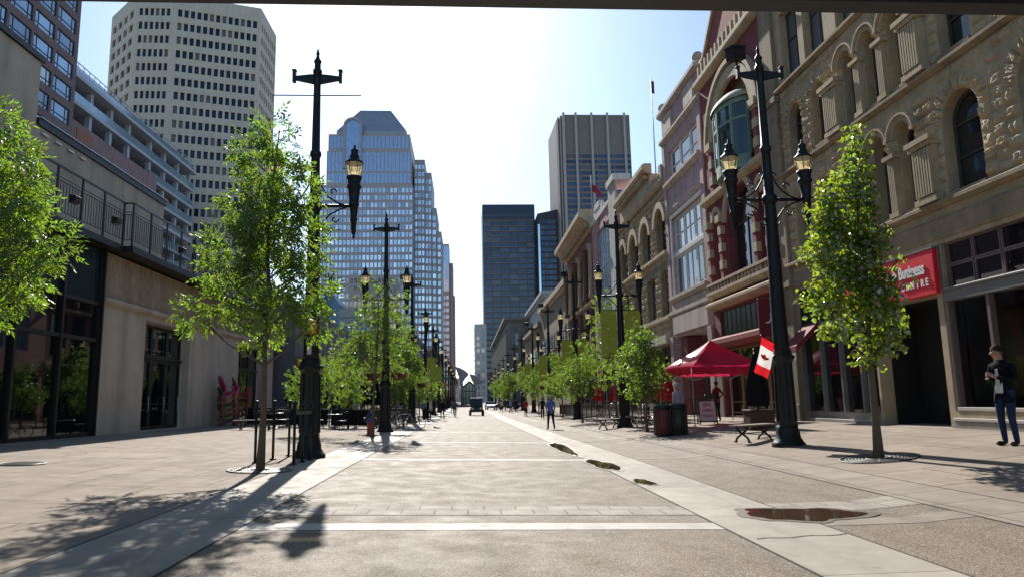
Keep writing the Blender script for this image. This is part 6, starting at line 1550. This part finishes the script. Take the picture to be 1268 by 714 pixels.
# patio umbrellas (closed), rails, tables, chairs
def closed_umb(x,y,m,label,h=2.5,group=None):
    t=thing('closed_umbrella',label,'umbrella',(x,y,gz(x,y)),x,group)
    n=24; pr=[(.26,1.0),(.31,1.15),(.25,1.6),(.15,2.1),(.05,2.45)]; vs=[]
    for r,z in pr:
        for k in range(n): a=2*PI*k/n; q=r*(1+.18*math.cos(8*a)); vs.append((q*math.cos(a),q*math.sin(a),z*h/2.5))
    mb=MB(); mb.add(vs,[(j*n+k,j*n+(k+1)%n,(j+1)*n+(k+1)%n,(j+1)*n+k) for j in range(len(pr)-1) for k in range(n)],0,True); mb.build('folded_canopy',m,t)
    mb=MB(); mb.tube([(0,0,0),(0,0,h+.05)],.025,8); mb.lathe([(.28,0),(.28,.05),(.06,.09)],n=14); mb.build('pole',M_steel,t); return t
CB=MATS['black canvas']; CR=trans_mat('red umbrella canvas',(.40,.012,.03),(.5,.02,.04),.3,.03)
for i,(x,y) in enumerate(sorted(((-9.9,41.5),(-8.6,43.5),(-7.4,42.0),(-6.6,47),(-5.6,44.5),(-5.5,53),(-5.2,60),(-10.6,45.5)),key=lambda p:p[0]/p[1])): closed_umb(x,y,CB,f'closed black umbrella on the left patio, {ORD[i] if i else "first"} from the left' if i else 'closed black umbrella farthest left on the left patio',3.0,'closed black umbrellas on the left patio')
for i,(x,y) in enumerate(((9.4,33.5),(10.3,36.2),(10.4,39.5),(9.6,44),(10.2,49),(10,54))): closed_umb(x,y,CR,f'closed red umbrella on the right patio, {ORD[i]} from the camera',2.5,'closed red umbrellas on the right patio')
def rail(x0,y0,x1,y1,label,h=1.0,screen=False):
    a=Vector((x0,y0,gz(x0,y0))); b=Vector((x1,y1,gz(x1,y1))); d=b-a; t=thing('patio_rail',label,'railing',tuple(a)); L=d.length; n=max(2,round(L/1.9))
    for i in range(n+1):
        p=d*i/n; mb=MB(); mb.bar(p+Vector((0,0,-.05)),p+Vector((0,0,h+.06)),.06); mb.ball(p+Vector((0,0,h+.09)),.045,8,5); mb.build('post',M_steel,t)
    if screen:
        for i in range(n):
            if i%4==3: continue
            p=d*(i+.04)/n+Vector((0,0,.55)); q=d*(i+.96)/n+Vector((0,0,.55)); mb=MB(); mb.bar(p+Vector((0,.05,0)),q+Vector((0,.05,0)),.012,.8); mb.build('wind_screen',CB,t)
    mb=MB(); m=round(L/.14)
    for i in range(m): p=d*(i+.5)/m; mb.bar(p+Vector((0,0,.12)),p+Vector((0,0,h-.05)),.018)
    mb.build('balusters',M_steel,t)
    mb=MB(); mb.bar(Vector((0,0,h-.04)),d+Vector((0,0,h-.04)),.05,.04); mb.bar(Vector((0,0,.12)),d+Vector((0,0,.12)),.04,.03); mb.build('top_rail',M_steel,t)
rail(-11.4,38.0,-5.0,38.0,'black patio railing with dark screens facing the camera on the left pavement',1.0,True); rail(-4.95,38.2,-5.0,64,'black patio railing running along the left pavement beside the umbrellas',1.0,True)
rail(8.6,35.2,8.3,64,'black patio railing running along the right pavement'); rail(8.7,35.0,11.8,35.0,'short black patio railing facing the camera on the right pavement')
def table_set(x,y,label,n):
    t=thing('patio_table',label,'table',(x,y,gz(x,y)),x,'small round tables on the patios')
    mb=MB(); mb.lathe([(.36,.71),(.38,.72),(.38,.74),(.36,.75)],n=18); mb.build('tabletop',mat('pale metal tabletop',(.45,.45,.46),.35,.5,var=.1),t)
    mb=MB(); mb.tube([(0,0,0),(0,0,.71)],.03,8); mb.lathe([(.24,0),(.24,.02),(.03,.05)],n=14); mb.build('pedestal',M_steel,t)
    for k in range(n):
        a=x*3+k*2*PI/n; cx,cy=x+.75*math.cos(a),y+.75*math.sin(a); chairs.append((cx,cy,a-PI/2))
chairs=[]
def mk_chair():
    c=thing('patio_chair','','chair',(0,0,0),0,'black metal chairs on the patios')
    mb=MB(); mb.box(-.21,-.21,.43,.21,.21,.455); mb.build('seat',M_steel,c,bevel=.01)
    mb=MB(); mb.tube([(-.2,.2,.455),(-.2,.26,.88),(.2,.26,.88),(.2,.2,.455)],.016,6)
    for i in range(4): u=-.12+i*.08; mb.tube([(u,.205,.456),(u,.255,.87)],.009,5)
    mb.build('backrest',M_steel,c)
    for sx in (-1,1):
        for sy in (-1,1): mb=MB(); mb.tube([(sx*.18,sy*.18,.43),(sx*.21,sy*.22,0)],.014,6); mb.build('leg',M_steel,c)
    return c
tabs=[(-9.4,36.2),(-6.6,36.6),(-8.6,41.2),(-6.4,44.6),(-6.6,52),(9.6,37.6),(10.6,41.5),(9.5,46.5),(10.3,51.5)]
for i,(x,y) in enumerate(tabs):
    left=x<0; k=i if left else i-5
    table_set(x,y,f"small round patio table on the {'left' if left else 'right'} patio, {ORD[k]} from the camera",3)
ch0=mk_chair()
for i,(x,y,a) in enumerate(chairs):
    o=ch0 if i==0 else copy_tree(ch0); o.location=(x,y,gz(x,y)); o.rotation_euler.z=a
    ti,ci=divmod(i,3); left=ti<5; k=ti if left else ti-5
    o['label']=f"black metal chair at the {ORD[k]} {'left' if left else 'right'} patio table"
# bicycles leaning by the second left lamp
def bicycle(x,y,rot,label,m):
    t=thing('bicycle',label,'bicycle',(x,y,gz(x,y)),rot,'bicycles parked by the left lamps')
    for wx in (-.5,.5):
        mb=MB(); n=28; 
        pts=[(wx+.33*math.cos(2*PI*i/n),0,.34+.33*math.sin(2*PI*i/n)) for i in range(n+1)]; mb.tube(pts,.018,6,cap=False); w_=mb.build('wheel',M_steel,t)
        mb=MB()
        for i in range(14): a=2*PI*i/14; mb.bar((wx,0,.34),(wx+.32*math.cos(a),0,.34+.32*math.sin(a)),.005)
        mb.build('spokes',mat('bright spoke',(.5,.5,.5),.3,.8,var=.1),w_)
    mb=MB(); A=(-.5,0,.34);Bq=(-.05,0,.30);S_=(-.2,0,.80);Hh=(.36,0,.82);Fq=(.5,0,.34)
    for p,q in ((A,Bq),(A,S_),(S_,Bq),(S_,Hh),(Bq,Hh),(Hh,Fq)): mb.tube([p,q],.018,6)
    mb.build('frame',m,t)
    mb=MB(); mb.tube([(.34,-.26,1.0),(.36,-.1,1.0),(.36,.1,1.0),(.34,.26,1.0)],.014,6); mb.tube([(.36,0,.82),(.35,0,1.0)],.014,6); mb.build('handlebar',M_steel,t)
    mb=MB(); mb.prism([(-.36,-.07),(-.36,.07),(-.12,.025),(-.12,-.025)],'z',.87,.92); mb.tube([(-.2,0,.8),(-.22,0,.88)],.014,6); mb.build('saddle',M_steel,t)
bicycle(-3.2,36.6,.3,'silver bicycle parked just right of the second left lamp post',mat('silver bike paint',(.5,.5,.52),.35,.5,var=.1))
bicycle(-3.0,38.6,-.2,'black bicycle behind the silver one at the second left lamp post',M_steel)
bicycle(-4.6,43.2,.5,'white bicycle by the corner of the left patio rail',mat('white bike paint',(.7,.7,.7),.35,.1,var=.1))

# ---- utility cart in the road
M_cart=mat('dark green cart paint',(.008,.035,.028),.4,0,var=.2,coat=.2); M_tyre=mat('tyre rubber',(.012,.012,.012),.85,var=.3,bump=.2); M_hl=mat('headlamp glass',(.7,.7,.68),.1,0,var=.05); M_wroof=mat('white roof',(.7,.7,.7),.45,var=.1)
t=thing('utility_cart','small dark green utility cart with a white roof driving in the road','cart',(1.1,83,gz(1.1,83)))
mb=MB(); mb.prism([(-1.4,.45),(1.35,.45),(1.35,.95),(-.2,.95),(-.55,1.02),(-1.35,.92),(-1.42,.7)],'x',-.72,.72); b_=mb.build('body',M_cart,t,bevel=.05)
o_=b_; o_.rotation_euler.z=0
mb=MB(); mb.box(-.74,-.62,1.93,.74,1.0,2.02); mb.build('roof',M_wroof,t,bevel=.03)
mb=MB()
for sx in (-.68,.68): mb.bar((sx,-.6,.98),(sx,-.35,1.93),.06); mb.bar((sx,.75,.95),(sx,.75,1.93),.06); mb.bar((sx,.2,.95),(sx,.2,1.93),.05)
mb.box(-.66,.2,.955,.66,.5,1.5); mb.build('cab_frame',M_steel,t)
mb=MB(); mb.add([(-.65,-.62,1.0),(.65,-.62,1.0),(.65,-.40,1.9),(-.65,-.40,1.9)],[(0,1,2,3)]); mb.build('windscreen',glass_mat('teal windscreen',(.008,.03,.028),.08,0,.4),t)
for sx in (-.45,.45): mb=MB(); mb.tube([(sx,-1.40,.8),(sx,-1.46,.8)],.12,12); mb.build('headlight',M_hl,t)
mb=MB(); mb.box(-.7,-1.5,.4,.7,-1.4,.56); mb.box(-.35,-1.45,.62,.35,-1.405,.9); mb.build('bumper',M_steel,t)
for sx in (-.72,.72):
    for y in (-.98,.9):
        mb=MB(); mb.tube([(sx-.13,y,.33),(sx+.13,y,.33)],.33,18); w_=mb.build('wheel',M_tyre,t); mb=MB(); mb.tube([(sx-.14,y,.33),(sx+.14,y,.33)],.17,14); mb.build('rim',mat('grey rim',(.3,.3,.3),.4,.6,var=.1),w_)
def car(x,y,rot,label,m):
    t=thing('parked_car',label,'car',(x,y,gz(x,y)),rot,'cars at the far end of the street')
    mb=MB(); mb.prism([(-2.2,.35),(2.2,.35),(2.25,.7),(2.1,.92),(-1.2,.98),(-2.15,.82)],'x',-.88,.88); mb.build('body',m,t,bevel=.08)
    mb=MB(); mb.prism([(-1.1,.985),(1.9,.94),(1.3,1.42),(-.3,1.45)],'x',-.74,.74); mb.build('cabin',mat('car window glass',(.02,.022,.025),.06,.1,var=.2),t,bevel=.05)
    mb=MB(); mb.box(-.7,-.25,1.452,.7,1.25,1.475); mb.build('roof',m,t,bevel=.01)
    for sx in (-.6,.6): mb=MB(); mb.box(sx-.18,-2.23,.62,sx+.18,-2.15,.76); mb.build('headlight',M_hl,t)
    for sx in (-.8,.8):
        for yy in (-1.35,1.35):
            mb=MB(); mb.tube([(sx-.1,yy,.32),(sx+.1,yy,.32)],.32,16); w_=mb.build('wheel',M_tyre,t); mb=MB(); mb.tube([(sx-.11,yy,.32),(sx+.11,yy,.32)],.2,12); mb.build('rim',MATS['grey rim'],w_)
car(4.3,128,.1,'silver car parked right of the utility cart far up the street',mat('silver car paint',(.45,.46,.48),.3,.5,var=.05,coat=.5))
car(7.0,120,1.4,'dark car crossing in the far right crowd',mat('black car paint',(.02,.02,.025),.3,.2,var=.05,coat=.5))
# curved steel sculptures closing the street
M_scu=mat('pale steel sculpture',(.42,.42,.42),.5,.3,var=.15,vscale=.5)
def sculpture(x,y,s,lean,label,blade):
    t=thing('steel_sculpture',label,'sculpture',(x,y,gz(x,y)),0,'curved steel street sculptures')
    mb=MB(); mb.tube([(0,0,0),(0,0,6*s),(lean*.2*s,0,7.6*s)],[.5*s,.42*s,.3*s],10); mb.build('stem',M_scu,t)
    mb=MB(); mb.prism(blade,'y',-.2,.2)
    mb.build('curved_blade',M_scu,t); return t
sculpture(-1.6,250,1.0,-1,'pale curved steel sculpture on the left at the end of the street',[(-2.4,13.4),(-.6,12.9),(1.0,12.0),(2.3,10.9),(2.2,10.2),(1.2,9.2),(.1,7.5),(-.5,7.5),(-1.2,10)]); sculpture(3.2,260,.9,1,'pale curved steel sculpture on the right at the end of the street',[(-2.3,11.3),(-.6,10.9),(1.2,9.9),(2.5,8.5),(2.4,7.5),(.8,7.1),(-.4,7.2),(-1.4,9)])
t=thing('glass_canopy','dark gabled glass canopy crossing the far end of the street','canopy',(1.0,262,gz(1,262)))
mb=MB(); mb.bar((-2.4,0,6.4),(0,0,8.5),.5,.6); mb.bar((2.4,0,6.4),(0,0,8.5),.5,.6)
for x in (-2.4,2.4): mb.bar((x,0,0),(x,0,5.3),.5)
for z in (2.6,5.0): mb.bar((-2.4,0,z),(2.4,0,z),.25)
for x in (-1.2,0,1.2): mb.bar((x,0,0),(x,0,7),.2)
mb.build('frame',M_steel,t)
mb=MB(); mb.add([(-2.3,.2,.2),(2.3,.2,.2),(2.3,.2,6.3),(0,.2,8.3),(-2.3,.2,6.3)],[(0,1,2,3,4)]); mb.build('glazing',glass_mat('grey blue glazing',(.16,.22,.25),.1,.3,.7),t)
# traffic lights at the far crossing
for i,(x,y,lb) in enumerate(((-3.2,108,'far traffic signal on the left side of the crossing'),(6.0,112,'far traffic signal on the right side of the crossing'))):
    t=thing('traffic_signal',lb,'traffic light',(x,y,gz(x,y)),0,'traffic signals at the far crossing')
    mb=MB(); mb.tube([(0,0,0),(0,0,5.2)],.08,8); mb.build('pole',M_steel,t)
    mb=MB(); mb.box(-.2,-.3,3.4,.2,-.09,4.5); mb.build('signal_head',mat('signal orange',(.5,.2,.02),.5,var=.1),t)
    for k,c in enumerate(((.2,.03,.02),(.2,.12,.01),(.01,.35,.2))): mb=MB(); mb.tube([(0,-.3,4.25-k*.33),(0,-.35,4.25-k*.33)],.11,10); mb.build('lens',mat('lens %s'%('red','amber','green')[k],c,.3,var=.05),t)
    mb=MB(); mb.box(-.75,-.13,4.75,.75,-.09,5.1); mb.build('street_sign_plate',mat('green sign plate',(.01,.2,.13),.5,var=.1),t)
# ------------------------------------------------------------------ separate pieces of trim that do not touch become parts of their own
def split_parts(o,gap=.3,limit=100):
    me=o.data; n=len(me.vertices); par=list(range(n))
    def find(i):
        while par[i]!=i: par[i]=par[par[i]]; i=par[i]
        return i
    for p in me.polygons:
        v=p.vertices; r=find(v[0])
        for k in v[1:]: par[find(k)]=r
    comp={}
    for v in me.vertices:
        r=find(v.index); c=v.co; b=comp.get(r)
        if b is None: comp[r]=[c.x,c.y,c.z,c.x,c.y,c.z]
        else:
            for k in range(3): b[k]=min(b[k],c[k]); b[k+3]=max(b[k+3],c[k])
    keys=list(comp); cp={k:k for k in keys}
    def f2(i):
        while cp[i]!=i: cp[i]=cp[cp[i]]; i=cp[i]
        return i
    keys.sort(key=lambda k:comp[k][0])
    for i,a in enumerate(keys):
        A=comp[a]
        for b in keys[i+1:]:
            B=comp[b]
            if B[0]-A[3]>gap: 
                break
            if B[1]-A[4]<gap and A[1]-B[4]<gap and B[2]-A[5]<gap and A[2]-B[5]<gap: cp[f2(b)]=f2(a)
    groups={}
    for k in keys: groups.setdefault(f2(k),[]).append(k)
    if not 1<len(groups)<=limit: return
    gid={k:f2(k) for k in keys}; mats=list(me.materials); fs={}
    for p in me.polygons: fs.setdefault(gid[find(p.vertices[0])],[]).append(p)
    first=True; base=o.name.split('.')[0]
    for g,ps in fs.items():
        mb=MB(); mp={}
        for p in ps:
            ix=[]
            for v in p.vertices:
                if v not in mp: mp[v]=len(mb.v); mb.v.append(tuple(me.vertices[v].co))
                ix.append(mp[v])
            mb.f.append(tuple(ix)); mb.mi.append(p.material_index); mb.sm.append(p.use_smooth)
        nm=mb.mesh(base,mats)
        if first: o.data=nm; first=False
        else: q=o.copy(); q.data=nm; COL.objects.link(q)
SPLIT={'rock_masonry','cornice','arch_moulding','ledge','window_sill','capital','joint_plate','coping','pilaster','floor_line','sill_course','column','corner_pilaster','fluted_pilaster','panel_joint','glazing_bar','shop_sill','plinth','shop_pier','cap_flashing'}
for o in list(bpy.data.objects):
    if o.type=='MESH' and o.parent and o.name.split('.')[0] in SPLIT and o.data.users==1: split_parts(o,.30 if o.name.startswith('rock') else .08)
